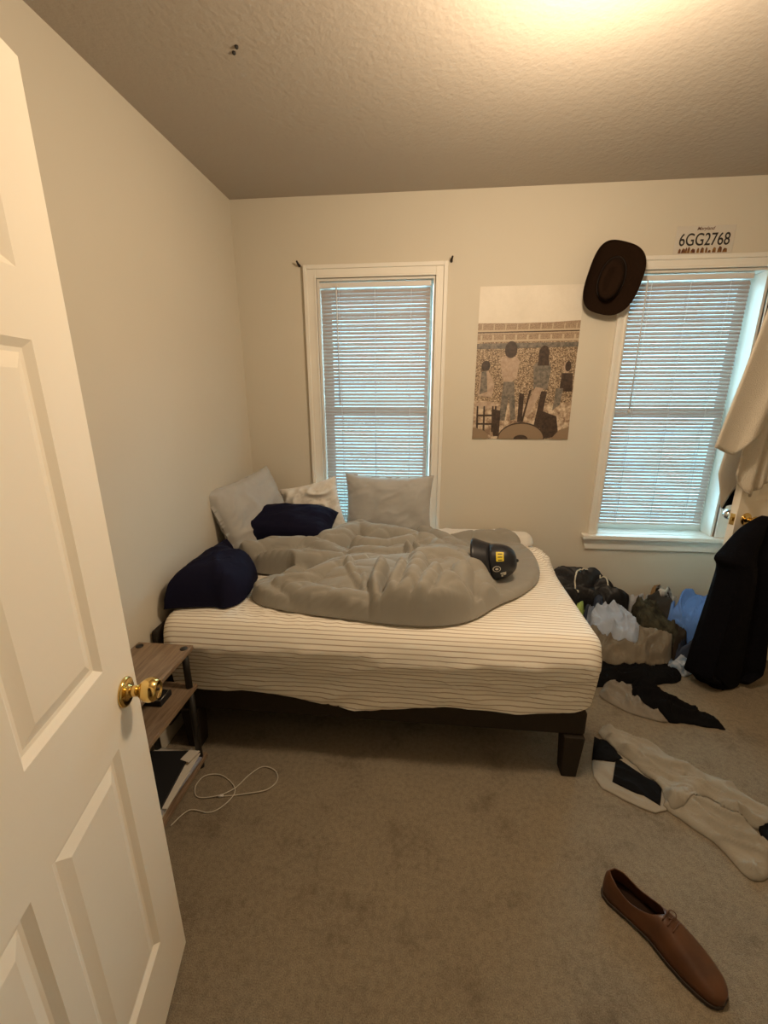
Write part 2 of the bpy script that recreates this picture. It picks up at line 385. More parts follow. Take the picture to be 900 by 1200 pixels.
# ------------------------------------------------------------------ windows
def window(name, w, outer, stool_x, apron):
    xa, xb, za, zb = w; x0, x1, zt = outer
    rt = empty(name, ((xa+xb)/2, YB, za), kind='structure')
    c = MB()
    # moulded casing: flat board with a raised back band
    def board(lo, hi, d): c.box((lo[0], YB-d, lo[1]), (hi[0], YB-0.0005, hi[1]))
    board((x0, za), (xa, zt), 0.016); board((xb, za), (x1, zt), 0.016); board((xa, zb), (xb, zt), 0.016)
    board((x0-0.002, za), (x0+0.020, zt+0.002), 0.027); board((x1-0.020, za), (x1+0.002, zt+0.002), 0.027); board((x0+0.020, zt-0.020), (x1-0.020, zt+0.002), 0.027)
    board((xa-0.012, za), (xa, zb+0.012), 0.020); board((xb, za), (xb+0.012, zb+0.012), 0.020); board((xa, zb), (xb, zb+0.012), 0.020)
    child(c.build('casing', M_trim, bevel=0.003), rt)
    j = MB(); t = 0.012
    j.box((xa, YB+0.001, za), (xa+t, YB+0.169, zb)); j.box((xb-t, YB+0.001, za), (xb, YB+0.169, zb)); j.box((xa+t, YB+0.001, zb-t), (xb-t, YB+0.169, zb))
    child(j.build('jamb', M_trim), rt)
    s = MB(); s.box((stool_x[0], YB-stool_x[2], za-0.024), (stool_x[1], YB-0.0005, za)); s.box((xa+0.012, YB-0.0005, za-0.004), (xb-0.012, YB+0.169, za+0.002))
    child(s.build('sill', M_trim, bevel=0.004), rt)
    if apron: child(MB().add([(stool_x[0]+0.008, YB-0.018, za-0.024), (stool_x[1]-0.008, YB-0.018, za-0.024), (stool_x[1]-0.03, YB-0.018, za-0.10), (stool_x[0]+0.03, YB-0.018, za-0.10),
                        (stool_x[0]+0.008, YB-0.0005, za-0.024), (stool_x[1]-0.008, YB-0.0005, za-0.024), (stool_x[1]-0.03, YB-0.0005, za-0.10), (stool_x[0]+0.03, YB-0.0005, za-0.10)],
                        [(0,1,2,3),(7,6,5,4),(0,4,5,1),(1,5,6,2),(2,6,7,3),(3,7,4,0)], False).build('apron', M_trim, bevel=0.003), rt)
    zm = za + 0.50*(zb-za)
    for nm, zl, zh, yy in (('lower_sash', za+0.003, zm+0.02, YB+0.105), ('upper_sash', zm-0.02, zb-t, YB+0.129)):
        f = MB(); q = 0.038; l, r = xa+t+0.001, xb-t-0.001
        f.box((l, yy, zl), (l+q, yy+0.022, zh)); f.box((r-q, yy, zl), (r, yy+0.022, zh)); f.box((l+q, yy, zl), (r-q, yy+0.022, zl+q)); f.box((l+q, yy, zh-q), (r-q, yy+0.022, zh))
        so = child(f.build(nm, M_trim), rt)
        g = MB().box((l+q-0.004, yy+0.009, zl+q-0.004), (r-q+0.004, yy+0.013, zh-q+0.004)).build('glass_pane', M_glass)
        g.parent = so
    return rt
window('window_1', W1, (-0.715, 0.096, 2.208), (-0.74, 0.12, 0.03), False)
window('window_2', W2, (1.024, 1.87, 2.203), (0.985, 1.875, 0.055), True)

def blind(label, xa, xb, zt, zb, wand_x, wand_z, seed, tilt0):
    rs = random.Random(seed); yc = YB+0.034
    rt = empty('window_blind', ((xa+xb)/2, yc, zt), label, 'blind', 'mini blinds')
    h = MB(); h.box((xa-0.004, yc-0.016, zt-0.028), (xb+0.004, yc+0.014, zt)); child(h.build('headrail', M_white_pl, bevel=0.002), rt)
    s = MB(); pitch = 0.0205; z = zt-0.045; w = 0.025
    while z > zb+0.03:
        sl = (z-CZ)/2.685; gap = tilt0*(0.45+0.55*sstep(zt-0.02, zt-0.45, z)) + 0.00018*rs.uniform(-1, 1)     # slats sag open a little more down the blind
        a = math.asin(min(0.95, (pitch-gap)/w/math.sqrt(1+sl*sl))) + math.atan(sl); k = 5; pr = []
        dz = rs.uniform(-0.00012, 0.00012)
        for i in range(k):
            t = i/(k-1)-0.5; bow = 0.0022*(1-4*t*t)
            # room-side edge low, outer edge high: daylight falls in towards the floor
            yy = yc + t*w*math.cos(a) - bow*math.sin(a); zz = z + dz + t*w*math.sin(a) + bow*math.cos(a); pr.append((yy, zz))
        nx = 2; vs = []; fs = []
        for ix in range(nx):
            x = xa + (xb-xa)*ix/(nx-1); vs += [(x, p[0], p[1]) for p in pr]
        for i in range(k-1): fs.append((i, i+1, k+i+1, k+i))
        s.add(vs, fs, True); z -= pitch
    child(s.build('slats', M_slat), rt)
    br = MB(); br.box((xa, yc-0.011, z-0.002), (xb, yc+0.011, z+0.010)); child(br.build('bottom_rail', M_white_pl, bevel=0.002), rt)
    for fx in (0.17, 0.5, 0.83):
        x = xa + (xb-xa)*fx; c = MB()
        c.tube([(x, yc-0.013, zt-0.028), (x, yc-0.013, z)], 0.0012, 5); c.tube([(x, yc+0.013, zt-0.028), (x, yc+0.013, z)], 0.0012, 5)
        child(c.build('ladder_cord', M_white_pl), rt)
    wz = MB(); wz.tube([(wand_x, yc-0.026, zt-0.02), (wand_x, yc-0.024, zt-0.05), (wand_x+0.004, yc-0.024, wand_z)], 0.0035, 8)
    wz.tube([(wand_x+0.004, yc-0.024, wand_z+0.02), (wand_x+0.004, yc-0.024, wand_z)], 0.005, 8)
    wz.box((wand_x-0.008, yc-0.028, zt-0.026), (wand_x+0.008, yc-0.016, zt-0.010))
    child(wz.build('tilt_wand', M_white_pl), rt)
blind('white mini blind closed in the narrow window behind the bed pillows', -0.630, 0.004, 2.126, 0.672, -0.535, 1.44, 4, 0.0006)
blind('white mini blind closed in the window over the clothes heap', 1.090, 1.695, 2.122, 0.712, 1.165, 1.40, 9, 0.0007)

# ------------------------------------------------------------------ the open bedroom door
def door_matrix(free, dirv):
    d = Vector((dirv[0], dirv[1], 0)).normalized(); n = Vector((d.y, -d.x, 0))   # n: face side
    m = Matrix.Identity(4)
    for i in range(3): m[i][0] = d[i]; m[i][1] = n[i]; m[i][2] = (0, 0, 1)[i]
    m.translation = Vector((free[0], free[1], 0)); return m
def panel_door(name, mtx, width, sgn, zt, cols, rows, th=0.035):
    """u runs from the free edge (0) to the hinge (width*sgn); face at local y = 0, raised panels on it"""
    b = MB(); us = sorted([0, width] + [u for c in cols for u in c]); zs = sorted([0.012, zt] + [z for r in rows for z in r])
    inp = lambda u, z: any(c[0] < u < c[1] for c in cols) and any(r[0] < z < r[1] for r in rows)
    T = lambda u, y, z: tuple(mtx @ Vector((sgn*u, y, z)))
    for y, flip in ((0, 1), (-th, -1)):
        for i in range(len(us)-1):
            for j in range(len(zs)-1):
                u0, u1, z0, z1 = us[i], us[i+1], zs[j], zs[j+1]
                if not inp((u0+u1)/2, (z0+z1)/2):
                    b.add([T(u0,y,z0), T(u1,y,z0), T(u1,y,z1), T(u0,y,z1)], [(0,1,2,3)], False); continue
                loops = [(0, 0), (0.006, -0.004), (0.013, -0.009), (0.020, -0.010), (0.044, -0.002), (0.047, -0.002)]
                L = [[T(u0+a,y+e*flip,z0+a), T(u1-a,y+e*flip,z0+a), T(u1-a,y+e*flip,z1-a), T(u0+a,y+e*flip,z1-a)] for a, e in loops]
                vs = [p for l in L for p in l]; fs = []
                for k in range(len(L)-1):
                    for q in range(4): fs.append((k*4+q, k*4+(q+1)%4, (k+1)*4+(q+1)%4, (k+1)*4+q))
                fs.append(tuple((len(L)-1)*4+q for q in range(4))); b.add(vs, fs, False)
    z0, z1 = zs[0], zs[-1]
    for u in (0, width): b.add([T(u,0,z0), T(u,-th,z0), T(u,-th,z1), T(u,0,z1)], [(0,1,2,3)], False)
    for z in (z0, z1): b.add([T(0,0,z), T(width,0,z), T(width,-th,z), T(0,-th,z)], [(0,1,2,3)], False)
    o = b.build(name, M_door); props(o, kind='structure')
    md = o.modifiers.new('weld', 'WELD'); md.merge_threshold = 0.0003
    return o
DM = door_matrix((-0.648, 0.772), (-0.23, 0.973))
WD = 0.74
d1 = panel_door('door_1', DM, WD, -1, 2.03, [(0.115, 0.345), (0.395, 0.625)], [(0.222, 0.812), (0.997, 1.606), (1.708, 1.915)])
def knob(parent, mtx, u, z, side, m, keyhole=False):
    """door knob set with its rosette; axis along the face normal"""
    base = mtx @ Matrix.Translation((u, 0 if side > 0 else -0.035, z)) @ Matrix.Rotation(-math.pi/2*side, 4, 'X')
    kb = MB(); kb.lathe([(0.010, 0.004), (0.012, 0.012), (0.0115, 0.022), (0.013, 0.030), (0.019, 0.035), (0.0245, 0.043), (0.0265, 0.052), (0.0255, 0.061), (0.021, 0.068), (0.0185, 0.0705), (0.0175, 0.0695), (0.003, 0.069)], 36, base, cap0=False)
    k = kb.build('door_knob', m); k.parent = parent
    rb = MB(); rb.lathe([(0.0325, 0.0003), (0.0325, 0.003), (0.031, 0.006), (0.027, 0.008), (0.020, 0.0075), (0.014, 0.010), (0.0125, 0.015)], 36, base)
    r = rb.build('rosette', m); r.parent = k
    if keyhole:
        hb = MB(); hb.lathe([(0.0030, 0.0685), (0.0030, 0.0702), (0.0005, 0.0702)], 12, base); h = hb.build('keyhole', M_ink); h.parent = k
    return k
knob(d1, DM, -0.054, 0.902, 1, M_brass, True); knob(d1, DM, -0.054, 0.902, -1, M_brass)

# right-hand door, half open, clothes hung on it
DM2 = door_matrix((1.556, 2.2), (0.95, 0.32))
d2 = panel_door('door_2', DM2, 0.62, 1, 2.03, [(0.10, 0.28), (0.34, 0.52)], [(0.22, 0.81), (0.997, 1.606), (1.708, 1.915)])
knob(d2, DM2, 0.062, 0.902, 1, M_brass); knob(d2, DM2, 0.062, 0.902, -1, M_chrome)
lp = MB(); lp.box((-0.0015, -0.029, 0.872), (0.0005, -0.006, 0.930), mtx=DM2); lp.box((-0.011, -0.023, 0.892), (0.0005, -0.012, 0.910), mtx=DM2)
l = lp.build('latch_plate', M_brass); l.parent = d2

# ------------------------------------------------------------------ ceiling light (just above the frame)
cl = empty('ceiling_light', (LAMP[0], LAMP[1], ZC), 'round flush ceiling light on the textured ceiling', 'ceiling light')
fm = Matrix.Translation((LAMP[0], LAMP[1], ZC)) @ Matrix.Rotation(math.pi, 4, 'X')
child(MB().lathe([(0.085, 0.0005), (0.085, 0.012), (0.06, 0.03), (0.03, 0.04)], 36, fm).build('canopy', M_brass), cl)
child(MB().lathe([(0.018, 0.04), (0.018, 0.07), (0.014, 0.075)], 20, fm).build('socket', M_white_pl), cl)
# two tiny dark screws in the ceiling
for q in ((277, 54), (274, 61)):
    p = W(q[0], q[1], 'z', ZC)
    o = MB().lathe([(0.006, 0.0), (0.006, 0.004), (0.003, 0.007)], 10, Matrix.Translation((p[0], p[1], ZC)) @ Matrix.Rotation(math.pi, 4, 'X')).build('ceiling_screw', M_ink)
    props(o, 'tiny dark screw head in the ceiling, %s of the pair' % ('upper right' if q[1] == 54 else 'lower left'), 'screw', 'screws in the ceiling')

# ================================================================== bed
BX0, BX1, BY0, BY1, BZ = -1.085, 0.690, 1.450, 2.612, 0.630
fr = empty('bed_frame', (-0.2, 2.03, 0), 'dark brown upholstered platform bed frame under the striped mattress', 'bed')
def rail(name, lo, hi): child(box(name, lo, hi, M_frame, bevel=0.012), fr)
rail('side_rail', (-1.02, 1.452, 0.205), (0.66, 1.49, 0.312)); rail('side_rail', (-1.02, 2.57, 0.205), (0.66, 2.61, 0.318))
rail('end_rail', (0.625, 1.487, 0.205), (0.665, 2.568, 0.318)); rail('end_rail', (-1.06, 1.487, 0.205), (-1.022, 2.568, 0.318))
rail('slat_deck', (-1.018, 1.49, 0.285), (0.622, 2.565, 0.305))
rail('headboard', (-1.113, 1.448, 0.10), (-1.090, 2.60, 0.575))
for x, y in ((0.617, 1.478), (0.617, 2.56), (-0.99, 1.478), (-0.99, 2.56)):
    g = MB(); r0, r1 = 0.030, 0.040
    g.loft([[(x+sx*r, y+sy*r, z) for sx, sy in ((-1,-1),(1,-1),(1,1),(-1,1))] for z, r in ((0.001, r0), (0.2045, r1))], smooth=False)
    child(g.build('leg', M_frame, bevel=0.004), fr)

def rrect(x0, x1, y0, y1, r, n=16, nx=70, ny=46):
    pts = []
    def arc(cx, cy, a0):
        for i in range(n): a = a0 + (math.pi/2)*i/n; pts.append((cx+r*math.cos(a), cy+r*math.sin(a)))
    def line(p, q, k):
        for i in range(k): t = i/k; pts.append((p[0]+(q[0]-p[0])*t, p[1]+(q[1]-p[1])*t))
    line((x0+r, y0), (x1-r, y0), nx); arc(x1-r, y0+r, -math.pi/2); line((x1, y0+r), (x1, y1-r), ny); arc(x1-r, y1-r, 0)
    line((x1-r, y1), (x0+r, y1), nx); arc(x0+r, y1-r, math.pi/2); line((x0, y1-r), (x0, y0+r), ny); arc(x0+r, y0+r, math.pi)
    return np.array(pts)
STRIPE = []
def mattress_shell(x0, x1, y0, y1, z0, z1, rc, re, hem=None, disp=None, top=True, cut=None, bottom=True):
    rings = []; zs = list(np.linspace(0, 1, 18))
    for t in zs:
        P = rrect(x0, x1, y0, y1, rc); zb = hem(P) if hem is not None else np.full(len(P), z0)
        rings.append(np.column_stack([P, zb + (z1-re-zb)*t]))
    for i in range(1, 9):
        a = (math.pi/2)*i/8; ins = re*(1-math.cos(a)); P = rrect(x0+ins, x1-ins, y0+ins, y1-ins, max(rc-ins, 0.02))
        rings.append(np.column_stack([P, np.full(len(P), z1-re+re*math.sin(a))]))
    hy = (y1-y0)/2-re; k = 44
    for i in range(1, k+1):
        ins = re + hy*0.995*i/k; P = rrect(x0+ins, x1-ins, y0+ins, y1-ins, max(rc-ins, 0.001) if rc > ins else 0.001)
        rings.append(np.column_stack([P, np.full(len(P), z1)]))
    A = np.array(rings); STRIPE[:] = [(A[..., 1] + (A[..., 2]-z1)*1.0).reshape(-1)]
    if disp is not None: A = disp(A)
    b = MB(); n = A.shape[1]; vs = A.reshape(-1, 3); fs = []
    for i in range(A.shape[0]-1):
        for q in range(n):
            l = (q+1) % n; f = (i*n+q, i*n+l, (i+1)*n+l, (i+1)*n+q)
            if cut is not None and cut(vs[list(f)].mean(0)): continue
            fs.append(f)
    if bottom: fs.append(tuple(range(n-1, -1, -1)))
    b.add(vs.tolist(), fs); return b
mt = mattress_shell(BX0+0.01, BX1-0.01, BY0+0.022, BY1-0.004, 0.322, BZ-0.008, 0.085, 0.05).build('mattress', M_mattress)
props(mt, 'thick mattress on the dark bed frame, in a cream pinstriped fitted sheet', 'mattress')
def hem(P):
    x, y = P[:, 0], P[:, 1]
    front = sstep(1.60, 1.47, y)
    z = np.full(len(P), 0.318)
    z += front*(-0.045*np.exp(-((x+0.20)/0.45)**2) + 0.012*np.sin(x*9+1) + 0.022*sstep(-0.8, -1.05, x))
    return z
def sheet_disp(A):
    X, Y, Z = A[..., 0], A[..., 1], A[..., 2]
    front = sstep(1.53, 1.455, Y); low = sstep(0.62, 0.33, Z)
    # the loose front face: long sagging drapes, more towards the hem
    belly = 0.022*np.exp(-((Z-0.53)/0.07)**2) - 0.016*sstep(0.50, 0.34, Z)
    wr = 0.018*np.clip(crumple(X, Z*1.0, 31, 6.5, 0.16, 5), 0, 1)*sstep(0.60, 0.50, Z) + 0.012*crumple(X, Z, 36, 14, -0.12, 5)*sstep(0.60, 0.52, Z) + 0.008*sstep(0.42, 0.34, Z)
    A[..., 1] = Y - front*(belly + wr)
    right = sstep(0.62, 0.69, X); A[..., 0] = X + right*(0.014*np.sin(math.pi*np.clip((Z-0.30)/0.33, 0, 1)))
    topm = sstep(0.60, 0.63, Z)
    # short puckers where the sheet is pulled over the front edge, bunching at the far right corner
    edge = np.exp(-((Y-1.53)/0.07)**2)*np.exp(-((X+0.45)/0.45)**2)
    A[..., 2] = Z + topm*(0.014*edge*crumple(X, Y, 12, 20, 1.9, 2.5) + 0.004*perlin(X*5, Y*5, 4) + 0.006*crumple(X, Y, 17, 5, 0.9, 3)*sstep(1.50, 1.60, Y))
    bn = np.exp(-((Y-2.28-0.25*(0.66-X))/0.13)**2)*sstep(0.40, 0.62, X)
    A[..., 2] += bn*(0.020 + 0.030*crumple(X, Y, 23, 20, 2.2, 3))*sstep(0.55, 0.62, Z)
    A[..., 0] += bn*0.02*crumple(Z, Y, 24, 18, 1.2, 2)*sstep(0.5, 0.68, X)
    return A
def cutoff(p):     # the sheet has slipped off the far corner
    return (p[1] > 2.40+0.10*(0.69-p[0]) and p[0] > -0.35)
sh = mattress_shell(BX0, BX1, BY0, BY1, 0.318, BZ, 0.085, 0.055, hem, sheet_disp, cut=cutoff, bottom=False).build('fitted_sheet', M_sheet)
at_ = sh.data.attributes.new('stripe', 'FLOAT', 'POINT'); at_.data.foreach_set('value', STRIPE[0][:len(sh.data.vertices)].astype(np.float32))
sh.parent = mt; props(sh, 'cream fitted sheet with thin brown pinstripes')

bed = Ground(-1.112, 0.74, 1.42, 2.60, 0.0066, BZ+0.012)
# pillows lying flat, draped one on another
def P(px, py, z): p = W(px, py, 'z', z); return (p[0], p[1])
o = bed.drape('folded_sheet', M_whitecloth, [(0.02, 2.44), (0.25, 2.40), (0.50, 2.40), (0.64, 2.42), (0.665, 2.50), (0.64, 2.597), (0.02, 2.597)], T=0.055, R=0.05, fold=0.012, fscale=8, seed=15)
props(o, 'white sheet folded flat at the far right corner of the bed', 'sheet')
# grey duvet
def cap(pl, Rw, h, pw=0.6):
    def f(X, Y):
        d = seg_dist(X, Y, pl); return h*np.clip(1-(d/Rw)**2, 0, 1)**pw
    return f
lobes = [cap([(-0.93, 2.03), (-0.70, 2.02), (-0.38, 1.99), (-0.15, 2.02)], 0.125, 0.125),
         cap([(-0.56, 2.20), (-0.35, 2.25), (-0.12, 2.24)], 0.15, 0.165), cap([(-0.12, 2.24), (0.10, 2.18)], 0.15, 0.13),
         cap([(-0.66, 1.67), (-0.40, 1.70), (-0.20, 1.74)], 0.17, 0.085),
         cap([(-0.30, 1.80), (-0.15, 1.80), (0.05, 1.80)], 0.30, 0.17, 1.0),
         cap([(0.03, 1.80), (0.08, 1.83), (0.08, 1.90)], 0.29, 0.20, 1.0),
         cap([(0.02, 2.05), (0.18, 2.06)], 0.18, 0.135)]
FOLDS = [([(383, 623, .17), (422, 611, .175), (438, 615, .175), (464, 619, .17), (500, 627, .16), (514, 634, .15)], 0.055), ([(420, 630, .165), (447, 633, .165), (473, 630, .165), (491, 626, .16)], 0.038), ([(415, 642, .14), (455, 642, .15), (474, 640, .15)], 0.042),
         ([(496, 617, .125), (520, 626, .125), (541, 635, .11)], 0.045), ([(477, 635, .18), (483, 640, .18)], 0.018), ([(487, 636, .178), (492, 640, .175)], 0.016),
         ([(289, 636, .13), (316, 631, .145), (360, 629, .145), (383, 635, .14), (408, 646, .12)], 0.048), ([(305, 645, .13), (333, 645, .135), (365, 646, .13), (398, 649, .12)], 0.040), ([(296, 657, .10), (316, 663, .09), (351, 664, .07)], 0.045),
         ([(330, 677, .10), (356, 671, .125), (387, 660, .14), (408, 652, .15), (426, 650, .15)], 0.040), ([(339, 680, .10), (369, 688, .10), (404, 693, .10), (428, 697, .09)], 0.042), ([(296, 694, .045), (333, 706, .05), (369, 713, .05), (413, 720, .05)], 0.055),
         ([(408, 652, .165), (415, 671, .13), (433, 688, .10)], 0.032), ([(447, 653, .19), (440, 671, .165), (440, 694, .12), (452, 710, .08)], 0.026), ([(470, 655, .20), (461, 682, .16), (448, 698, .11)], 0.030),
         ([(491, 648, .21), (482, 671, .19), (464, 698, .13), (455, 712, .08)], 0.042), ([(509, 659, .20), (494, 684, .165), (478, 700, .12)], 0.034), ([(524, 672, .185), (516, 692, .145), (498, 708, .10)], 0.060),
         ([(541, 659, .175), (537, 680, .14)], 0.050), ([(540, 646, .17), (556, 658, .15), (562, 678, .11)], 0.060), ([(420, 709, .05), (456, 722, .045), (509, 730, .040), (553, 719, .045), (567, 706, .05)], 0.040),
         ([(492, 644, .195), (520, 644, .185), (545, 652, .16)], 0.055), ([(425, 672, .13), (428, 690, .10)], 0.026)]
FOLDS = [([(*W(a, b_, 'z', 0.642+h)[:2], h) for a, b_, h in q], w) for q, w in FOLDS]
def fold_top(X, Y, q, w, k=0.042):
    out = np.zeros(X.shape)
    for (ax, ay, ah), (bx, by, bh) in zip(q[:-1], q[1:]):
        ex, ey = bx-ax, by-ay; t = np.clip(((X-ax)*ex+(Y-ay)*ey)/(ex*ex+ey*ey+1e-12), 0, 1)
        d = np.hypot(X-ax-t*ex, Y-ay-t*ey)/w; h = ah+(bh-ah)*t
        out = np.maximum(out, np.where(d < 1.7, h - k*d**2*np.clip(h/0.14, 0.5, 1), 0))
    return out
def duv(X, Y):
    k = 45.0; v = np.stack([f(X, Y) for f in lobes]); env = 0.80*np.log(np.sum(np.exp(k*v), 0)-len(lobes)+1)/k
    jx = X + 0.010*perlin(X*11, Y*11, 91); jy = Y + 0.010*perlin(X*11, Y*11, 92); best = env
    for q, w in FOLDS:
        t = fold_top(jx, jy, q, w); df = np.abs(best-t); best = np.maximum(best, t) - 0.009*np.clip(1-df/0.009, 0, 1)**2*(t > 0)
    return best
duv_poly = [(-1.0, 2.10), (-0.985, 1.99), (-0.90, 1.92), (-0.76, 1.895), (-0.62, 1.87), (-0.66, 1.80), (-0.79, 1.70), (-0.72, 1.60), (-0.60, 1.55), (-0.32, 1.505), (-0.08, 1.475), (0.10, 1.485), (0.22, 1.55), (0.32, 1.68), (0.45, 1.78),
            (0.57, 1.95), (0.615, 2.18), (0.60, 2.36), (0.54, 2.46), (0.40, 2.47), (0.20, 2.44), (0.02, 2.42), (-0.30, 2.42), (-0.58, 2.36), (-0.64, 2.22), (-0.80, 2.15)]
rid = []
dv = bed.drape('duvet', M_duvet, duv_poly, T=0.030, R=0.03, fold=0.016, fscale=13.0, fang=0.30, aniso=2.6, seed=42, tops=duv, ridges=rid, smooth=2, puff=1.0,
               fmask=lambda X, Y: 1-0.95*np.exp(-(((X-0.38)/0.20)**2+((Y-2.02)/0.26)**2)**2))
props(dv, 'crumpled grey duvet heaped across the striped sheet', 'duvet')
o = bed.drape('pillow', M_navy, [(-1.112, 1.50), (-1.03, 1.53), (-0.88, 1.555), (-0.83, 1.535), (-0.775, 1.60), (-0.785, 1.75), (-0.82, 1.92), (-0.98, 1.96), (-1.01, 2.12), (-1.112, 2.16)], T=0.09, R=0.10, bulk=0.07, bR=0.22, fold=0.016, fscale=8, fang=1.2, seed=8, smooth=2,
              ridges=[([(-0.86, 1.55), (-0.95, 1.75)], 0.02, 0.008)])
props(o, 'flopped navy pillow at the near left corner of the bed', 'pillow')
# upright grey pillows
def pillow3d(name, m, w, h, t, mtx, label, seed, cr=0.0):
    n = 44; vs = []; fs = []
    UU, VV = np.meshgrid(np.linspace(-1, 1, n+1), np.linspace(-1, 1, n+1), indexing='ij')
    P1 = perlin(UU*2.2+seed, VV*2.2, seed); P2 = perlin(UU*9.0, VV*9.0, seed+1); P3 = crumple(UU*w/2+seed, VV*h/2, seed, 11.0, 0.6, 2.5)-0.4
    for sgn in (1, -1):
        for i in range(n+1):
            for j in range(n+1):
                u = -1+2*i/n; v = -1+2*j/n
                e = max(0.0, (1-u**4))*max(0.0, (1-v**4))
                x = u*w/2*(1-0.07*(1-v*v)*abs(u)); y = v*h/2*(1-0.09*(1-u*u)*abs(v))
                z = sgn*t/2*(e**0.55)
                z += sgn*0.010*e*P1[i, j] + sgn*0.006*(1-e)*P2[i, j]
                if cr: z += sgn*cr*e**0.5*P3[i, j]
                vs.append(mtx @ Vector((x, y, z)))
    k = (n+1)**2
    for s_ in (0, 1):
        for i in range(n):
            for j in range(n):
                a = s_*k+i*(n+1)+j; q = (a, a+n+1, a+n+2, a+1); fs.append(q if s_ == 0 else q[::-1])
    b = MB().add(vs, fs); o = b.build(name, m); md = o.modifiers.new('weld', 'WELD'); md.merge_threshold = 0.0008
    return props(o, label, 'pillow')
def basis(c, xa, ya):
    xa = Vector(xa).normalized(); ya = Vector(ya); ya = (ya - xa*ya.dot(xa)).normalized(); za = xa.cross(ya)
    m = Matrix.Identity(4)
    for i in range(3): m[i][0], m[i][1], m[i][2] = xa[i], ya[i], za[i]
    m.translation = Vector(c); return m
pillow3d('pillow', M_grey_pil, 0.55, 0.40, 0.13, basis((-0.222, 2.545, 0.835), (1, 0.0, -0.01), (0.0, 0.16, 0.98)), 'grey pillow standing upright against the narrow window', 3, 0.012)
pillow3d('pillow', M_grey_pil, 0.51, 0.42, 0.15, basis((-0.985, 2.28, 0.86), (0.36, 0.92, 0.13), (-0.33, 0.20, 0.95)), 'grey pillow leaning in the corner of the two walls', 11, 0.016)

pillow3d('pillow', M_whitecloth, 0.38, 0.34, 0.11, basis((-0.70, 2.535, 0.810), (0.95, 0.0, 0.24), (-0.2, 0.22, 0.95)), 'crumpled white pillow under the narrow window, left of the upright grey one', 5, 0.05)
pillow3d('pillow', M_navy, 0.55, 0.30, 0.21, basis((-0.785, 2.28, 0.775), (1, 0.03, -0.03), (0.0, 0.92, 0.36)), 'smaller navy pillow lying behind the rolled end of the duvet', 14, 0.012)

# ------------------------------------------------------------------ cap on the duvet
hz = Vector((0.93, -0.24, 0.20)).normalized(); hx = Vector((-0.55, -0.40, 0.75)); hx = (hx - hz*hx.dot(hz)).normalized(); hy = hz.cross(hx)
HC = Vector(W(576, 660, 'y', 1.90)) + Vector((0, 0, 0.006))
hm = Matrix.Identity(4)
for i in range(3): hm[i][0], hm[i][1], hm[i][2] = hx[i], hy[i], hz[i]
hm.translation = HC
def shell_pt(a, e, s=1.0):
    """point of the crown: a around from the front, e up from the rim to the button"""
    ce = max(0.0, math.cos(e))**0.72
    return Vector((0.092*s*math.cos(a)*ce, 0.082*s*math.sin(a)*ce, 0.114*s*math.sin(e) + 0.012*math.cos(a)*math.cos(e)*math.sin(2*e)))
hel = empty('baseball_cap', HC, 'black cap with yellow and white badges lying on the grey duvet', 'cap')
n = 60; E_ = [ (math.pi/2-0.015)*(i/16)**0.9 for i in range(17)]
seam = lambda a: 1.0-0.006*math.exp(-((((a*6/(2*math.pi)) % 1.0)-0.5)/0.03)**2)      # six panels
out_ = [[hm @ shell_pt(2*math.pi*k/n, e, seam(2*math.pi*k/n+0.52)) for k in range(n)] for e in E_]
in_ = [[hm @ shell_pt(2*math.pi*k/n, e, 0.965) for k in range(n)] for e in E_]
child(MB().loft(in_[::-1]+out_, True, True).build('crown', M_helmet), hel)
band = [[hm @ (shell_pt(2*math.pi*k/n, 0.0, q) + Vector((0, 0, z_))) for k in range(n)] for q, z_ in ((0.962, 0.030), (0.955, -0.004), (0.93, -0.006), (0.925, 0.030))]
child(MB().loft(band, False, False).build('sweatband', M_lining), hel); bpy.data.objects['sweatband']['label'] = 'tan sweatband'
top_ = []
for k in range(25):
    t = k/12-1; a = 1.30*t; L_ = 0.064*math.sqrt(max(0.0, 1-abs(t)**3.0)) + 0.001
    p0 = shell_pt(a, 0.02, 1.0); d_ = Vector((math.cos(a*0.55), math.sin(a*0.55), 0)); row = []
    for q in range(7):
        f_ = q/6; p = p0 + d_*L_*f_*0.62 + Vector((0, 0, -1.15*L_*f_ - 0.012*t*t*f_)); row.append(p)
    top_.append(row)
vs = [hm @ p for r in top_ for p in r]; fs = [(k*7+q, k*7+q+1, (k+1)*7+q+1, (k+1)*7+q) for k in range(24) for q in range(6)]
child(MB().add(vs, fs).build('brim', M_helmet, solid=0.004), hel)
child(MB().lathe([(0.008, -0.003), (0.008, 0.005), (0.005, 0.009), (0.001, 0.010)], 16, hm @ Matrix.Translation((0, 0, 0.113))).build('button', M_helmet), hel)
def patch(a, e, w, h, name, m, lift=1.012, rnd=False, seg=6):
    b = MB()
    if rnd: b.add([hm @ shell_pt(a + w*math.cos(2*math.pi*k/20), e + h*math.sin(2*math.pi*k/20), lift) for k in range(20)], [tuple(range(20))])
    else:
        vs = [hm @ shell_pt(a-w+2*w*i/seg, e-h+2*h*j/seg, lift) for i in range(seg+1) for j in range(seg+1)]
        b.add(vs, [(i*(seg+1)+j, i*(seg+1)+j+1, (i+1)*(seg+1)+j+1, (i+1)*(seg+1)+j) for i in range(seg) for j in range(seg)])
    return child(b.build(name, m), hel)
o = patch(0.42, 0.40, 0.27, 0.14, 'badge', M_yellow); o['label'] = 'yellow badge'
for da in (-0.18, 0.05, 0.25): patch(0.42+da*0.8, 0.40, 0.026, 0.08, 'badge_mark', M_ink, lift=1.018, seg=2)
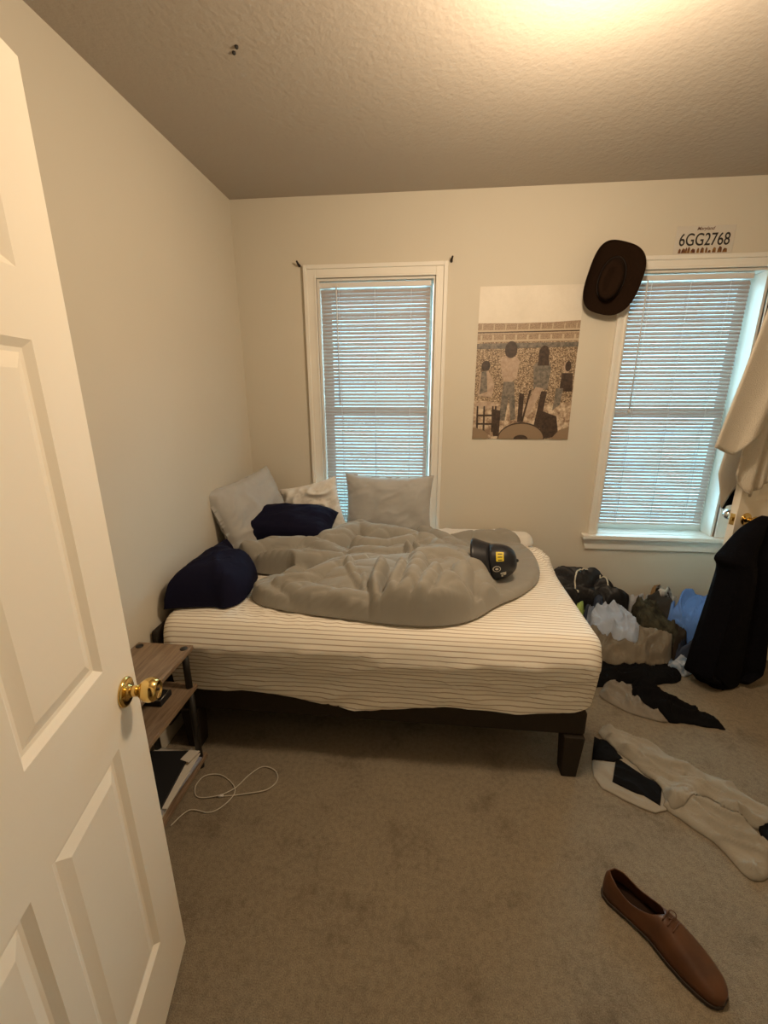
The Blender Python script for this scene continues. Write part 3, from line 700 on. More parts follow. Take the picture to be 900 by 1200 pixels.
patch(1.10, 0.26, 0.17, 0.15, 'badge', M_whitest, rnd=True); patch(1.10, 0.26, 0.135, 0.12, 'badge', M_ink, lift=1.018, rnd=True); patch(1.10, 0.26, 0.06, 0.06, 'badge', M_whitest, lift=1.024, rnd=True)
patch(1.42, 0.50, 0.05, 0.12, 'badge', M_whitest); patch(1.53, 0.56, 0.09, 0.06, 'badge', M_whitest); patch(1.62, 0.44, 0.10, 0.035, 'badge', M_whitest)
for a in (1.9, 2.4, 0.75): patch(a, 0.95, 0.06, 0.035, 'eyelet', M_ink, rnd=True)

# ================================================================== side table
ns = empty('side_table', (-1.0, 1.16, 0), 'narrow oak-look side table with dark posts beside the bed', 'table')
def shelf(z): child(box('shelf', (-1.116, 0.93, z-0.018), (-0.892, 1.378, z), M_wood, bevel=0.002), ns)
o = child(box('table_top', (-1.116, 0.93, 0.552), (-0.888, 1.380, 0.570), M_wood, bevel=0.002), ns)
shelf(0.395); shelf(0.05)
for x in (-1.093, -0.912):
    for y in (0.955, 1.352):
        p = MB()
        p.tube([(x, y, 0.0005), (x, y, 0.0315)], 0.013, 14); p.tube([(x, y, 0.0505), (x, y, 0.3765)], 0.013, 14); p.tube([(x, y, 0.3955), (x, y, 0.5515)], 0.013, 14)
        p.tube([(x, y, 0.5703), (x, y, 0.5725)], 0.014, 18)
        child(p.build('post', M_blackmetal), ns)
# things on its shelves
def slab(name, c, w, d, t, rz, m, label, cat, group=None, z=0.05, bev=0.001):
    mt_ = Matrix.Translation((c[0], c[1], z)) @ Matrix.Rotation(rz, 4, 'Z')
    o = MB().box((-w/2, -d/2, 0.0006), (w/2, d/2, t), mtx=mt_).build(name, m, bevel=bev)
    return props(o, label, cat, group)
slab('magazine', (-1.01, 1.20), 0.19, 0.26, 0.012, 0.05, M_paper, 'white printed pages at the bottom of the low shelf stack', 'papers', z=0.05)
slab('magazine', (-0.995, 1.21), 0.19, 0.26, 0.010, -0.08, M_bluebook, 'magazine with a blue and grey cover in the low shelf stack', 'magazine', z=0.0625)
slab('envelope', (-1.0, 1.225), 0.20, 0.26, 0.008, 0.02, M_paper, 'white envelope between magazine and black notebook on low shelf', 'envelope', z=0.073)
nb = slab('notebook', (-1.02, 1.205), 0.19, 0.25, 0.012, 0.10, M_blackbook, 'black notebook lying on the low shelf stack', 'notebook', z=0.0815)
slab('card', (-0.928, 1.315), 0.045, 0.06, 0.0016, -0.25, M_paper, 'small white card on the corner of the black notebook', 'card', z=0.0940, bev=0)
gb = empty('phone_case', (-0.965, 1.27, 0.395), 'dark case with a shiny rim on the middle shelf', 'case')
child(box('body', (-1.04, 1.235, 0.3958), (-0.955, 1.305, 0.420), M_blackbook, bevel=0.004), gb)
child(MB().tube([(-1.035, 1.24, 0.4212), (-0.96, 1.24, 0.4212), (-0.96, 1.30, 0.4212), (-1.035, 1.30, 0.4212)], 0.0022, 6, closed=True).build('rim', M_chrome), gb)
cupm = Matrix.Translation((-0.945, 1.075, 0.3956))
cu = MB().lathe([(0.018, 0.0), (0.020, 0.012), (0.019, 0.026), (0.012, 0.030)], 24, cupm).build('jar', M_blackmetal); props(cu, 'small dark round pot near the front of the middle shelf', 'pot')
# charging cable on the carpet
pts = [(200, 968), (222, 950), (245, 952), (262, 944), (275, 930), (272, 918), (258, 908), (240, 910), (229, 922), (232, 934), (255, 933), (275, 924), (292, 908), (308, 899), (322, 903), (325, 914), (312, 926), (285, 931), (262, 933)]
cp_ = [W(a, b_, 'z', 0.004) for a, b_ in pts]
def catmull(P, k=8, closed=False):
    out = []; P = [np.array(p, float) for p in P]; n = len(P)
    for i in range(n-1):
        p0, p1, p2, p3 = P[max(i-1, 0)], P[i], P[i+1], P[min(i+2, n-1)]
        for j in range(k):
            t = j/k; out.append(0.5*((2*p1)+(-p0+p2)*t+(2*p0-5*p1+4*p2-p3)*t*t+(-p0+3*p1-3*p2+p3)*t**3))
    out.append(P[-1]); return out
cc = empty('charging_cable', tuple(cp_[0]), 'thin white charging cable looped on the carpet by the bed', 'cable')
path = catmull(cp_)
child(MB().tube([(p[0], p[1], 0.0035 + 0.003*(0.5+0.5*math.sin(i*0.25))) for i, p in enumerate(path)], 0.0021, 8).build('cord', M_cable), cc)
e_ = path[-1]; d_ = (np.array(path[-1])-np.array(path[-4])); d_ = d_/np.linalg.norm(d_)
child(MB().tube([tuple(np.array([e_[0], e_[1], 0.006])), tuple(np.array([e_[0], e_[1], 0.006])+d_*0.020)], 0.0042, 8).build('plug', M_white_pl), cc)

# ================================================================== wall things
# small curtain brackets at the corners of window 1
for i, (x, lab) in enumerate(((-0.741, 'left'), (0.115, 'right'))):
    sgn = -1 if i == 0 else 1
    o = MB().tube([(x, YB-0.001, 2.212), (x, YB-0.022, 2.214), (x+0.004*sgn, YB-0.040, 2.226)], [0.008, 0.006, 0.005], 8).build('curtain_hook', M_hatband)
    props(o, 'small dark curtain hook at the upper %s corner of the narrow window' % lab, 'hook', 'curtain hooks')
def flatpoly(pts, y, th=0.0006):
    n = len(pts); vs = [(p[0], y, p[1]) for p in pts] + [(p[0], y+th, p[1]) for p in pts]
    fs = [tuple(range(n-1, -1, -1)), tuple(range(n, 2*n))] + [(i, (i+1) % n, n+(i+1) % n, n+i) for i in range(n)]
    return vs, fs

# poster: sepia view over a stage to a crowded stadium, generic figures
def poster_mat(name, stops, scale, detail=6, stretch=(1, 1, 1)):
    m, nt, b_, tc = mat_nodes(name, 0.5); L = nt.links.new
    mp = N(nt, 'ShaderNodeMapping'); mp.inputs['Scale'].default_value = stretch; L(tc.outputs['Object'], mp.inputs['Vector'])
    n_ = N(nt, 'ShaderNodeTexNoise', Scale=scale, Detail=float(detail), Roughness=0.75); L(mp.outputs[0], n_.inputs['Vector'])
    r = ramp(nt, stops); L(n_.outputs['Fac'], r.inputs['Fac']); L(r.outputs['Color'], b_.inputs['Base Color']); return m
PM = [poster_mat('poster_sky', [(0.3, (0.70, 0.64, 0.54)), (0.7, (0.80, 0.74, 0.64))], 5),
      poster_mat('poster_crowd', [(0.40, (0.09, 0.055, 0.03)), (0.52, (0.34, 0.24, 0.15)), (0.64, (0.66, 0.53, 0.38))], 150, 3),
      poster_mat('poster_tier', [(0.36, (0.16, 0.10, 0.06)), (0.5, (0.34, 0.24, 0.16)), (0.66, (0.52, 0.41, 0.29))], 230, 3),
      mat('poster_band', (0.52, 0.42, 0.30), 0.5), poster_mat('poster_dark', [(0.4, (0.03, 0.017, 0.01)), (0.6, (0.07, 0.04, 0.025))], 60),
      poster_mat('poster_cloth', [(0.35, (0.36, 0.25, 0.18)), (0.65, (0.52, 0.40, 0.30))], 40), poster_mat('poster_denim', [(0.4, (0.10, 0.09, 0.075)), (0.6, (0.24, 0.20, 0.16))], 50),
      poster_mat('poster_stage', [(0.38, (0.22, 0.14, 0.09)), (0.5, (0.48, 0.36, 0.25)), (0.6, (0.68, 0.56, 0.42))], 30), mat('poster_drum', (0.27, 0.19, 0.12), 0.5)]
px0, px1, pz0, pz1 = 0.279, 0.838, 1.247, 2.082
po = MB(); layer = [0]
def pp(pts, mi):
    layer[0] += 1
    vs, fs = flatpoly([(px0+(px1-px0)*u, pz0+(pz1-pz0)*v) for u, v in pts], YB-0.0012-0.00012*layer[0], 0.0010 if layer[0] == 1 else 0.0001); po.add(vs, fs, False, mi)
def ell(cx, cy, rx, ry, mi, a0=0, a1=2*math.pi, n=22): pp([(cx+rx*math.cos(a0+(a1-a0)*i/(n-1)), cy+ry*math.sin(a0+(a1-a0)*i/(n-1))) for i in range(n)], mi)
pp([(0, 0), (1, 0), (1, 1), (0, 1)], 0)
pp([(0, 0), (1, 0), (1, 0.655), (0, 0.655)], 1)
pp([(0, 0.655), (1, 0.655), (1, 0.785), (0.72, 0.775), (0.4, 0.772), (0, 0.775)], 2)
for v, h in ((0.72, 0.010), (0.655, 0.012), (0.705, 0.004)): pp([(0, v), (1, v+0.006), (1, v+h+0.006), (0, v+h)], 3)
pp([(0, 0.712), (1, 0.718), (1, 0.724), (0, 0.718)], 4)
for i in range(9):
    u = 0.03+0.115*i; pp([(u, 0.668), (u+0.018, 0.668), (u+0.018, 0.70), (u, 0.70)], 3); pp([(u+0.01, 0.732), (u+0.02, 0.732), (u+0.02, 0.768), (u+0.01, 0.768)], 3)
pp([(0, 0.61), (1, 0.62), (1, 0.65), (0, 0.645)], 6)
pp([(0, 0), (1, 0), (1, 0.26), (0.72, 0.24), (0.4, 0.25), (0, 0.27)], 7)
# stage people seen from behind (generic)
pp([(0.27, 0.44), (0.24, 0.55), (0.30, 0.565), (0.40, 0.56), (0.44, 0.53), (0.42, 0.42), (0.37, 0.39), (0.30, 0.39)], 5)
pp([(0.29, 0.395), (0.40, 0.395), (0.44, 0.14), (0.39, 0.13), (0.355, 0.30), (0.33, 0.13), (0.27, 0.13)], 6)
ell(0.345, 0.605, 0.062, 0.055, 4)
pp([(0.60, 0.35), (0.58, 0.50), (0.65, 0.545), (0.73, 0.53), (0.76, 0.48), (0.74, 0.34)], 6)
pp([(0.62, 0.36), (0.70, 0.35), (0.58, 0.17), (0.50, 0.17)], 5)
ell(0.675, 0.575, 0.052, 0.055, 4); pp([(0.63, 0.58), (0.72, 0.58), (0.735, 0.50), (0.62, 0.50)], 4)
pp([(0.03, 0.30), (0.05, 0.46), (0.13, 0.47), (0.20, 0.38), (0.18, 0.29)], 5); ell(0.10, 0.50, 0.045, 0.035, 4); pp([(0.06, 0.46), (0.11, 0.47), (0.13, 0.33), (0.05, 0.31)], 6)
pp([(0.86, 0.33), (0.87, 0.45), (0.98, 0.45), (0.99, 0.33)], 4); ell(0.915, 0.49, 0.035, 0.040, 5); ell(0.925, 0.495, 0.030, 0.034, 4); pp([(0.83, 0.35), (0.90, 0.35), (0.88, 0.24), (0.81, 0.20)], 6)
# stools, stands, drum kit
ell(0.12, 0.235, 0.115, 0.024, 5)
for u in (0.03, 0.10, 0.19, 0.22): pp([(u, 0.23), (u+0.016, 0.23), (u+0.016+0.01, 0.05), (u+0.004, 0.05)], 4)
for v in (0.10, 0.16): pp([(0.03, v), (0.22, v), (0.22, v+0.012), (0.03, v+0.012)], 4)
pp([(0.20, 0.21), (0.28, 0.20), (0.28, 0.02), (0.22, 0.02)], 4); pp([(0.46, 0.32), (0.51, 0.31), (0.51, 0.12), (0.46, 0.12)], 4)
pp([(0.68, 0.33), (0.74, 0.33), (0.70, 0.08), (0.62, 0.02)], 4); pp([(0.70, 0.20), (0.86, 0.16), (0.90, 0.02), (0.70, 0.0)], 4); pp([(0.56, 0.34), (0.58, 0.34), (0.52, 0.12), (0.50, 0.12)], 4)
ell(0.51, 0.0, 0.245, 0.118, 4, 0, math.pi); ell(0.51, 0.0, 0.235, 0.108, 8, 0, math.pi); ell(0.51, 0.0, 0.075, 0.030, 4, 0, math.pi)
ell(0.02, 0.0, 0.15, 0.075, 8, 0, math.pi/2); pp([(0, 0), (0.16, 0), (0.12, 0.05), (0.04, 0.078), (0, 0.078)], 8); pp([(0.82, 0), (1.0, 0), (1.0, 0.09), (0.90, 0.065)], 8)
pst = po.build('poster', PM); props(pst, 'sepia concert poster of a stadium crowd, on the back wall between the windows', 'poster')

# licence plate over window 2
pl_ = empty('license_plate', (1.405, YB-0.002, 2.276), 'white license plate reading 6GG2768 above the right window', 'license plate')
plx0, plx1, plz0, plz1 = 1.263, 1.549, 2.211, 2.339
child(box('plate', (plx0, YB-0.0045, plz0), (plx1, YB-0.002, plz1), mat('plate_paint', (0.62, 0.58, 0.52), 0.4), bevel=0.0012), pl_)
def text(s_, name, m, cx, cz, hgt, wid, y, parent, shear=0.0):
    cu_ = bpy.data.curves.new(name, 'FONT'); cu_.body = s_; cu_.align_x = 'CENTER'; cu_.align_y = 'CENTER'; cu_.extrude = 0.0006; cu_.shear = shear; cu_.offset = 0.006
    tmp = bpy.data.objects.new('tmp', cu_); COL.objects.link(tmp)
    me = bpy.data.meshes.new_from_object(tmp.evaluated_get(bpy.context.evaluated_depsgraph_get())); bpy.data.objects.remove(tmp); bpy.data.curves.remove(cu_)
    co = np.array([v.co[:] for v in me.vertices]); mn, mx = co.min(0), co.max(0)
    for v in me.vertices:
        v.co = Vector((cx + (v.co.x-(mn[0]+mx[0])/2)*wid/(mx[0]-mn[0]), y - v.co.z, cz + (v.co.y-(mn[1]+mx[1])/2)*hgt/(mx[1]-mn[1])))
    me.materials.clear(); me.materials.append(m); me.name = name
    o = bpy.data.objects.new(name, me); COL.objects.link(o); child(o, parent); return o
text('6GG2768', 'number', M_ink, 1.406, 2.277, 0.058, 0.245, YB-0.0052, pl_)
text('Maryland', 'state_name', mat('brown_ink', (0.16, 0.08, 0.05), 0.6), 1.405, 2.324, 0.020, 0.085, YB-0.0052, pl_, 0.3)
mb = MB(); rs = random.Random(3); x = plx0+0.022
while x < plx1-0.02:
    w_ = rs.uniform(0.010, 0.026); h_ = rs.uniform(0.012, 0.030)
    vs, fs = flatpoly([(x, plz0+0.004), (x+w_, plz0+0.004), (x+w_*0.9, plz0+0.004+h_*0.8), (x+w_*0.4, plz0+0.004+h_), (x+w_*0.1, plz0+0.004+h_*0.6)], YB-0.0056, 0.0008); mb.add(vs, fs, False); x += w_*rs.uniform(0.9, 1.5)
child(mb.build('emblem_band', mat('plate_emblem', (0.10, 0.03, 0.02), 0.5, col2=(0.30, 0.16, 0.03), vscale=60)), pl_)

# brown felt hat, crown towards the room
hat = empty('cowboy_hat', (0.945, 2.62, 2.09), 'dark brown felt cowboy hat hung on the corner of the right window', 'hat')
hb_ = basis((0.944, 2.575, 2.088), (math.cos(R_(-14)), 0, math.sin(R_(-14))), (math.sin(R_(14)), 0, math.cos(R_(14))))   # local z points to the room (-y)
rings = []; n = 72
def hat_ring(rx, ry, z, p=2.5, roll=0.0, dent=0.0):
    out = []
    for k in range(n):
        a = 2*math.pi*k/n; c, s = math.cos(a), math.sin(a)
        r = (abs(c)**p + abs(s)**p)**(-1/p)
        x, y = rx*r*c, ry*r*s
        zz = z + roll*(abs(x)/rx)**3 - dent*math.exp(-(x/0.02)**2)*(1 if abs(y) < ry else 0)
        out.append(hb_ @ Vector((x, y, zz)))
    return out
brim = [hat_ring(0.064, 0.106, 0.004, 2.1), hat_ring(0.086, 0.122, 0.001, 2.2, 0.004), hat_ring(0.115, 0.148, 0.0, 2.5, 0.014), hat_ring(0.135, 0.174, 0.002, 2.8, 0.028), hat_ring(0.143, 0.184, 0.006, 2.9, 0.036), hat_ring(0.144, 0.185, 0.010, 2.9, 0.038)]
brim = [[hb_ @ ((hb_.inverted() @ p)*0.93) for p in r] for r in brim]
child(MB().loft(brim, False, False).build('brim', M_hat, solid=0.004), hat)
crown = []
for rx, ry, z in ((0.064, 0.104, 0.0), (0.062, 0.101, 0.03), (0.058, 0.096, 0.055), (0.053, 0.089, 0.074), (0.044, 0.078, 0.083), (0.030, 0.062, 0.080), (0.015, 0.046, 0.070), (0.003, 0.034, 0.066)):
    sh_ = hb_ @ Vector((-0.30*z, -0.36*z, 0)) - hb_.translation; crown.append([p + sh_ for p in hat_ring(rx, ry, z, 2.1)])
child(MB().loft(crown, False, True).build('crown', M_hat), hat)
child(MB().loft([hat_ring(0.0655, 0.1055, 0.006, 2.1), [p + (hb_ @ Vector((-0.007, -0.009, 0)) - hb_.translation) for p in hat_ring(0.0640, 0.1035, 0.024, 2.1)]], False, False).build('hatband', M_hatband, solid=0.002), hat)

# ================================================================== clothes on the right-hand door
e2 = np.array([1.556, 2.2]); dd = np.array([0.95, 0.32]); dd = dd/np.linalg.norm(dd); nn = np.array([dd[1], -dd[0]])
def D2(u, w, z): p = e2 + dd*u + nn*w; return (p[0], p[1], z)
def hang(name, m, rows, n, depth, folds, seed, label, cat, power=0.7):
    """a garment hung from a point: closed rings (z, left u, right u, centre w, half depth)"""
    rings = []; rs = np.random.RandomState(seed); ph = rs.rand(6)*6.28
    for ri, (z, ul, ur, wc, hw) in enumerate(rows):
        ring = []
        for k in range(n):
            a = 2*math.pi*k/n; c, s = math.cos(a), math.sin(a); t = ri/(len(rows)-1)
            uu = (ul+ur)/2 + (ur-ul)/2*np.sign(c)*abs(c)**power; ww = wc + hw*np.sign(s)*abs(s)**0.8
            f = sum(folds/(j+1)*math.sin((3+2*j)*a + ph[j] + 1.5*t*(j-1)) for j in range(4))*min(1, 0.25+1.3*t)
            ww = max(0.006, ww + f*(1 if s < 0 else 1)); uu += 0.4*f
            zz = z - (0.03*math.sin(3*a+ph[4])+0.02*math.sin(5*a))*t*t
            ring.append(D2(uu, ww, max(zz, 0.006)))
        rings.append(ring)
    fine = []
    for i in range(len(rings)-1):
        p0, p1, p2, p3 = [np.array(rings[max(0, min(len(rings)-1, i+q))]) for q in (-1, 0, 1, 2)]
        for j in range(6):
            t = j/6; fine.append((0.5*((2*p1)+(-p0+p2)*t+(2*p0-5*p1+4*p2-p3)*t*t+(-p0+3*p1-3*p2+p3)*t**3)).tolist())
    fine.append(rings[-1])
    return props(MB().loft(fine).build(name, m), label, cat)
hang('robe', M_robe, [(0.940, 0.045, 0.075, 0.085, 0.012), (0.920, 0.010, 0.095, 0.085, 0.022), (0.875, -0.050, 0.100, 0.085, 0.040), (0.79, -0.115, 0.100, 0.085, 0.052), (0.735, -0.150, 0.105, 0.088, 0.060), (0.68, -0.115, 0.120, 0.088, 0.062), (0.56, -0.115, 0.145, 0.09, 0.066),
                      (0.40, -0.122, 0.170, 0.09, 0.070), (0.26, -0.138, 0.190, 0.092, 0.070), (0.14, -0.150, 0.205, 0.095, 0.070), (0.09, -0.148, 0.205, 0.095, 0.068), (0.05, -0.08, 0.195, 0.095, 0.062), (0.012, -0.06, 0.12, 0.10, 0.050)], 90, 0.06, 0.020, 5,
     'black fleece robe hanging from the knob of the right door', 'robe')
# towel over the top of the door: front folds, drawn out past the door edge
def sheet_panel(b, top, bot, wz, nu=26, nv=40, amp=0.012, freq=3.0, ph=0.0, sag=None):
    """a hanging cloth panel between a top row and a bottom row of (u, w, z) points"""
    def row(R_, t):
        q = t*(len(R_)-1); i = min(int(q), len(R_)-2); f = q-i; return np.array(R_[i])*(1-f)+np.array(R_[i+1])*f
    vs = []; fs = []
    for j in range(nv+1):
        v = j/nv
        for i in range(nu+1):
            t = i/nu; p = row(top, t)*(1-v) + row(bot, t)*v
            w_ = p[1] + amp*math.sin(freq*2*math.pi*t + ph + 0.8*v)*(0.3+0.7*v)
            vs.append(D2(p[0], max(w_, wz), p[2]))
    for j in range(nv):
        for i in range(nu): a = j*(nu+1)+i; fs.append((a, a+1, a+nu+2, a+nu+1))
    b.add(vs, fs)
tw = MB()
sheet_panel(tw, [(-0.03, 0.012, 2.045), (0.10, 0.012, 2.045), (0.40, 0.012, 2.045)], [(-0.005, 0.03, 1.03), (0.06, 0.035, 1.075), (0.16, 0.04, 1.12), (0.40, 0.03, 1.10)], 0.008, amp=0.010, freq=4)
sheet_panel(tw, [(-0.06, 0.030, 2.05), (0.0, 0.032, 2.05), (0.05, 0.030, 2.05)], [(-0.135, 0.045, 1.15), (-0.06, 0.055, 1.06), (0.0, 0.050, 1.03)], 0.008, amp=0.010, freq=1.5, ph=1)
sheet_panel(tw, [(-0.14, 0.065, 2.05), (0.05, 0.065, 2.05), (0.14, 0.065, 2.05)], [(-0.335, 0.085, 1.285), (-0.22, 0.095, 1.245), (-0.16, 0.09, 1.30), (-0.085, 0.085, 1.33)], 0.008, amp=0.012, freq=1.2, ph=2)
sheet_panel(tw, [(-0.02, -0.045, 2.05), (0.20, -0.042, 2.05)], [(-0.112, -0.055, 1.13), (-0.03, -0.06, 0.945), (0.03, -0.05, 1.06), (0.20, -0.05, 1.2)], -0.09, amp=0.008, freq=1.0, ph=0.5)
# the fold lying over the top edge joins front and back
sheet_panel(tw, [(-0.14, 0.065, 2.05), (0.14, 0.065, 2.05), (0.40, 0.012, 2.045)], [(-0.02, -0.045, 2.05), (0.20, -0.042, 2.05), (0.40, -0.042, 2.045)], -0.09, nv=6, amp=0.0)
props(tw.build('towel', M_towel, solid=0.007), 'beige terry towel thrown over the top of the right door', 'towel')
bgm = MB()
sheet_panel(bgm, [(0.0, -0.078, 1.95), (0.20, -0.075, 1.95)], [(0.005, -0.085, 0.935), (0.06, -0.088, 0.955), (0.20, -0.08, 1.00)], -0.12, amp=0.006, freq=2.0)
o = bgm.build('shirt', M_black, solid=0.006); props(o, 'black shirt hanging behind the towel past the edge of the right door', 'shirt')

# ================================================================== clothes heap on the carpet
fl = Ground(0.70, 1.98, 1.02, 2.645, 0.0052, 0.0008)
C_khaki = mat('khaki_cotton', (0.25, 0.215, 0.165), 0.9, var=0.15, vscale=12, bump=0.2, bscale=220)
C_blue_t = mat('pale_blue_jersey', (0.46, 0.53, 0.66), 0.9, var=0.1, vscale=20, bump=0.2, bscale=260)
C_olive = mat('olive_camouflage', (0.085, 0.080, 0.055), 0.9, col2=(0.030, 0.030, 0.024), vscale=24, bump=0.3, bscale=180)
C_blue = mat('blue_cotton', (0.14, 0.28, 0.66), 0.9, var=0.1, vscale=14, bump=0.2, bscale=220)
C_stripe = mat('white_black_print', (0.60, 0.58, 0.54), 0.9, col2=(0.02, 0.02, 0.02), vscale=22, detail=1)
C_slate = mat('slate_cotton', (0.055, 0.070, 0.11), 0.9, bump=0.2, bscale=200)
C_lime = mat('lime_fabric', (0.46, 0.62, 0.16), 0.8)
C_brown = mat('dark_brown_cotton', (0.045, 0.034, 0.025), 0.9, bump=0.2, bscale=200)
C_char = mat('charcoal_knit', (0.050, 0.046, 0.042), 0.95, bump=0.4, bscale=160)
C_print = mat('pale_blue_print', (0.56, 0.60, 0.66), 0.9, col2=(0.16, 0.24, 0.36), vscale=26, detail=2)
C_greyw = mat('grey_white_jersey', (0.40, 0.41, 0.44), 0.9, bump=0.2, bscale=200)
C_beige = mat('stone_twill', (0.30, 0.265, 0.215), 0.9, var=0.08, vscale=10, bump=0.2, bscale=240)
C_greyb = mat('grey_beige_shirt', (0.27, 0.24, 0.20), 0.9, var=0.1, vscale=14, bump=0.2, bscale=220)
C_pants = mat('stone_chino', (0.36, 0.33, 0.275), 0.9, var=0.06, vscale=10, bump=0.2, bscale=260)
C_tan = mat('tan_cotton', (0.30, 0.20, 0.10), 0.9)
def G(name, m, label, cat, poly, **kw):
    o = fl.drape(name, m, poly, **kw); return props(o, label, cat)
def mound(X, Y):
    cap_ = np.interp(X, [0.7, 1.08, 1.28, 1.46, 1.7, 2.0], [0.43, 0.42, 0.30, 0.35, 0.32, 0.30]); z = np.clip(0.85*(Y-2.12), 0, 1)
    return np.minimum(z, cap_)
def HP(*q):
    """seen points laid on the slope of the heap"""
    out = []
    for px, py in q:
        d = FW + RT*(px-450)/CF - UP*(py-600)/CF; t = (0.85*2.12 + CZ)/(0.85*d[1]-d[2]); x, y = d[0]*t, d[1]*t
        y = min(y, 2.638); out.append((x, y))
    return out
def GH(name, m, label, cat, px, dz=0.0, **kw):
    kw = {**dict(T=0.010, R=0.012, fold=0.05, fscale=15, smooth=3, rough=0.008, sub=1, mound=lambda X, Y: np.maximum(mound(X, Y)+dz-0.045, 0.01)), **kw}
    return props(fl.drape(name, m, HP(*px), **kw), label, cat)
G('jacket', M_black, 'black jacket spread under the khaki trousers at the foot of the heap', 'jacket', [(0.84, 1.99), (1.02, 2.05), (1.18, 2.08), (1.34, 2.08), (1.46, 2.16), (1.46, 2.30), (1.2, 2.42), (0.84, 2.36)], T=0.012, R=0.02, bulk=0.02, bR=0.1, fold=0.035, fscale=13, fang=0.4, seed=3, rough=0.012)
GH('bag', mat('black_nylon', (0.010, 0.010, 0.013), 0.5, bump=0.3, bscale=60), 'black nylon bag with white piping against the back wall', 'bag', [(640, 664), (657, 660), (676, 660), (690, 662), (705, 666), (722, 674), (737, 688), (744, 700), (738, 707), (725, 708), (710, 706), (697, 704), (688, 700), (676, 699), (650, 695)], dz=-0.008, T=0.03, R=0.03, fold=0.07, fscale=11, fang=2.8, seed=6, puff=1.0)
bag = bpy.data.objects['bag']
def line_on(name, m, px, z, r, parent, lift=0.003, ground=fl, lab=None):
    pts_ = catmull([(*p, 0) for p in HP(*px)], 10); ps = [(p[0], p[1], ground.at(p[0], p[1])+lift) for p in pts_]
    o = MB().tube(ps, r, 8).build(name, m); o.parent = parent
    if lab: o['label'] = lab
    return o
line_on('piping', M_whitest, [(678, 694), (674, 688), (674, 679), (679, 674), (688, 671)], 0, 0.0045, bag)
line_on('piping', M_whitest, [(703, 674), (709, 680), (713, 686)], 0, 0.0040, bag)
GH('sweater', C_char, 'charcoal sweater at the back of the heap beside the blue shirt', 'sweater', [(752, 690), (762, 684), (775, 684), (792, 694), (797, 706), (792, 724), (775, 718), (757, 705)], seed=9)
GH('shirt', C_tan, 'tan shirt showing at the wall behind the printed shirt', 'shirt', [(757, 686), (762, 676), (775, 672), (788, 675), (788, 686), (770, 688)], dz=0.01, seed=77)
GH('scarf', C_brown, 'dark brown scarf end at the wall behind the blue shirt', 'scarf', [(797, 678), (812, 676), (830, 686), (828, 693), (800, 692)], dz=0.005, seed=78)
GH('shirt', C_stripe, 'white shirt with black print at the top of the heap by the wall', 'shirt', [(766, 685), (782, 680), (790, 683), (797, 674), (801, 686), (795, 695), (780, 696), (772, 691)], dz=0.015, fold=0.06, fscale=20, fang=0.5, seed=13)
GH('trousers', C_khaki, 'crumpled khaki trousers at the front of the heap by the bed', 'trousers', [(680, 735), (710, 730), (745, 728), (788, 745), (793, 756), (785, 769), (761, 777), (739, 777), (723, 780), (708, 775), (690, 770)], dz=0.025, T=0.03, R=0.03, fold=0.06, fscale=13, fang=0.7, seed=21)
GH('trousers', C_brown, 'dark brown trousers bunched below the blue shirt', 'trousers', [(782, 715), (810, 727), (812, 745), (796, 752), (787, 743)], seed=23)
GH('jeans', C_slate, 'dark slate jeans bunched between the brown trousers and the printed cloth', 'jeans', [(792, 749), (806, 745), (809, 735), (820, 735), (816, 762), (795, 761)], seed=49, T=0.02)
GH('shirt', C_blue, 'bright blue shirt lying on the right of the heap', 'shirt', [(795, 688), (808, 686), (842, 689), (860, 700), (850, 730), (823, 738), (812, 738), (799, 730), (782, 722), (784, 713), (791, 698)], dz=0.02, T=0.02, fold=0.055, fscale=11, fang=1.0, aniso=3.0, seed=27)
GH('sweatshirt', C_greyw, 'grey and white sweatshirt sleeve between the bag and the charcoal sweater', 'sweatshirt', [(733, 682), (747, 687), (756, 683), (762, 690), (759, 700), (747, 704), (736, 703)], dz=0.01, seed=44, fscale=20)
GH('camouflage_jacket', C_olive, 'dark olive camouflage jacket in the middle of the heap', 'jacket', [(738, 702), (752, 698), (767, 705), (780, 717), (792, 728), (797, 741), (790, 749), (777, 743), (762, 738), (750, 732), (744, 716)], dz=0.02, fold=0.07, fscale=18, fang=2.5, seed=33)
GH('shirt', C_slate, 'slate blue shirt tucked under the pale blue T-shirt', 'shirt', [(680, 708), (690, 702), (697, 698), (709, 700), (710, 708), (700, 714), (688, 722)], dz=0.015, seed=36)
GH('t_shirt', C_blue_t, 'pale grey blue T-shirt over the khaki trousers', 't-shirt', [(687, 716), (697, 709), (712, 705), (732, 708), (745, 721), (752, 732), (744, 741), (748, 748), (742, 764), (729, 757), (712, 748), (700, 746), (688, 736)], dz=0.045, fold=0.055, fscale=13, fang=2.45, aniso=3.0, seed=39)
GH('sock', C_lime, 'lime green sock poking out beside the mattress', 'sock', [(670, 700), (681, 696), (690, 698), (692, 703), (685, 707), (674, 707)], dz=0.04, T=0.015, fold=0.02, seed=41)
GH('sock', M_whitecloth, 'white sock beside the dark robe under the blue shirt', 'sock', [(814, 746), (820, 740), (826, 744), (820, 756), (814, 754)], dz=0.01, T=0.02, fold=0.02, seed=51)
GH('cloth', C_print, 'pale blue printed cloth on the carpet in front of the robe', 'cloth', [(784, 768), (793, 759), (816, 762), (822, 772), (808, 784), (801, 787), (786, 777)], fold=0.04, fscale=18, seed=47, fang=2.2)
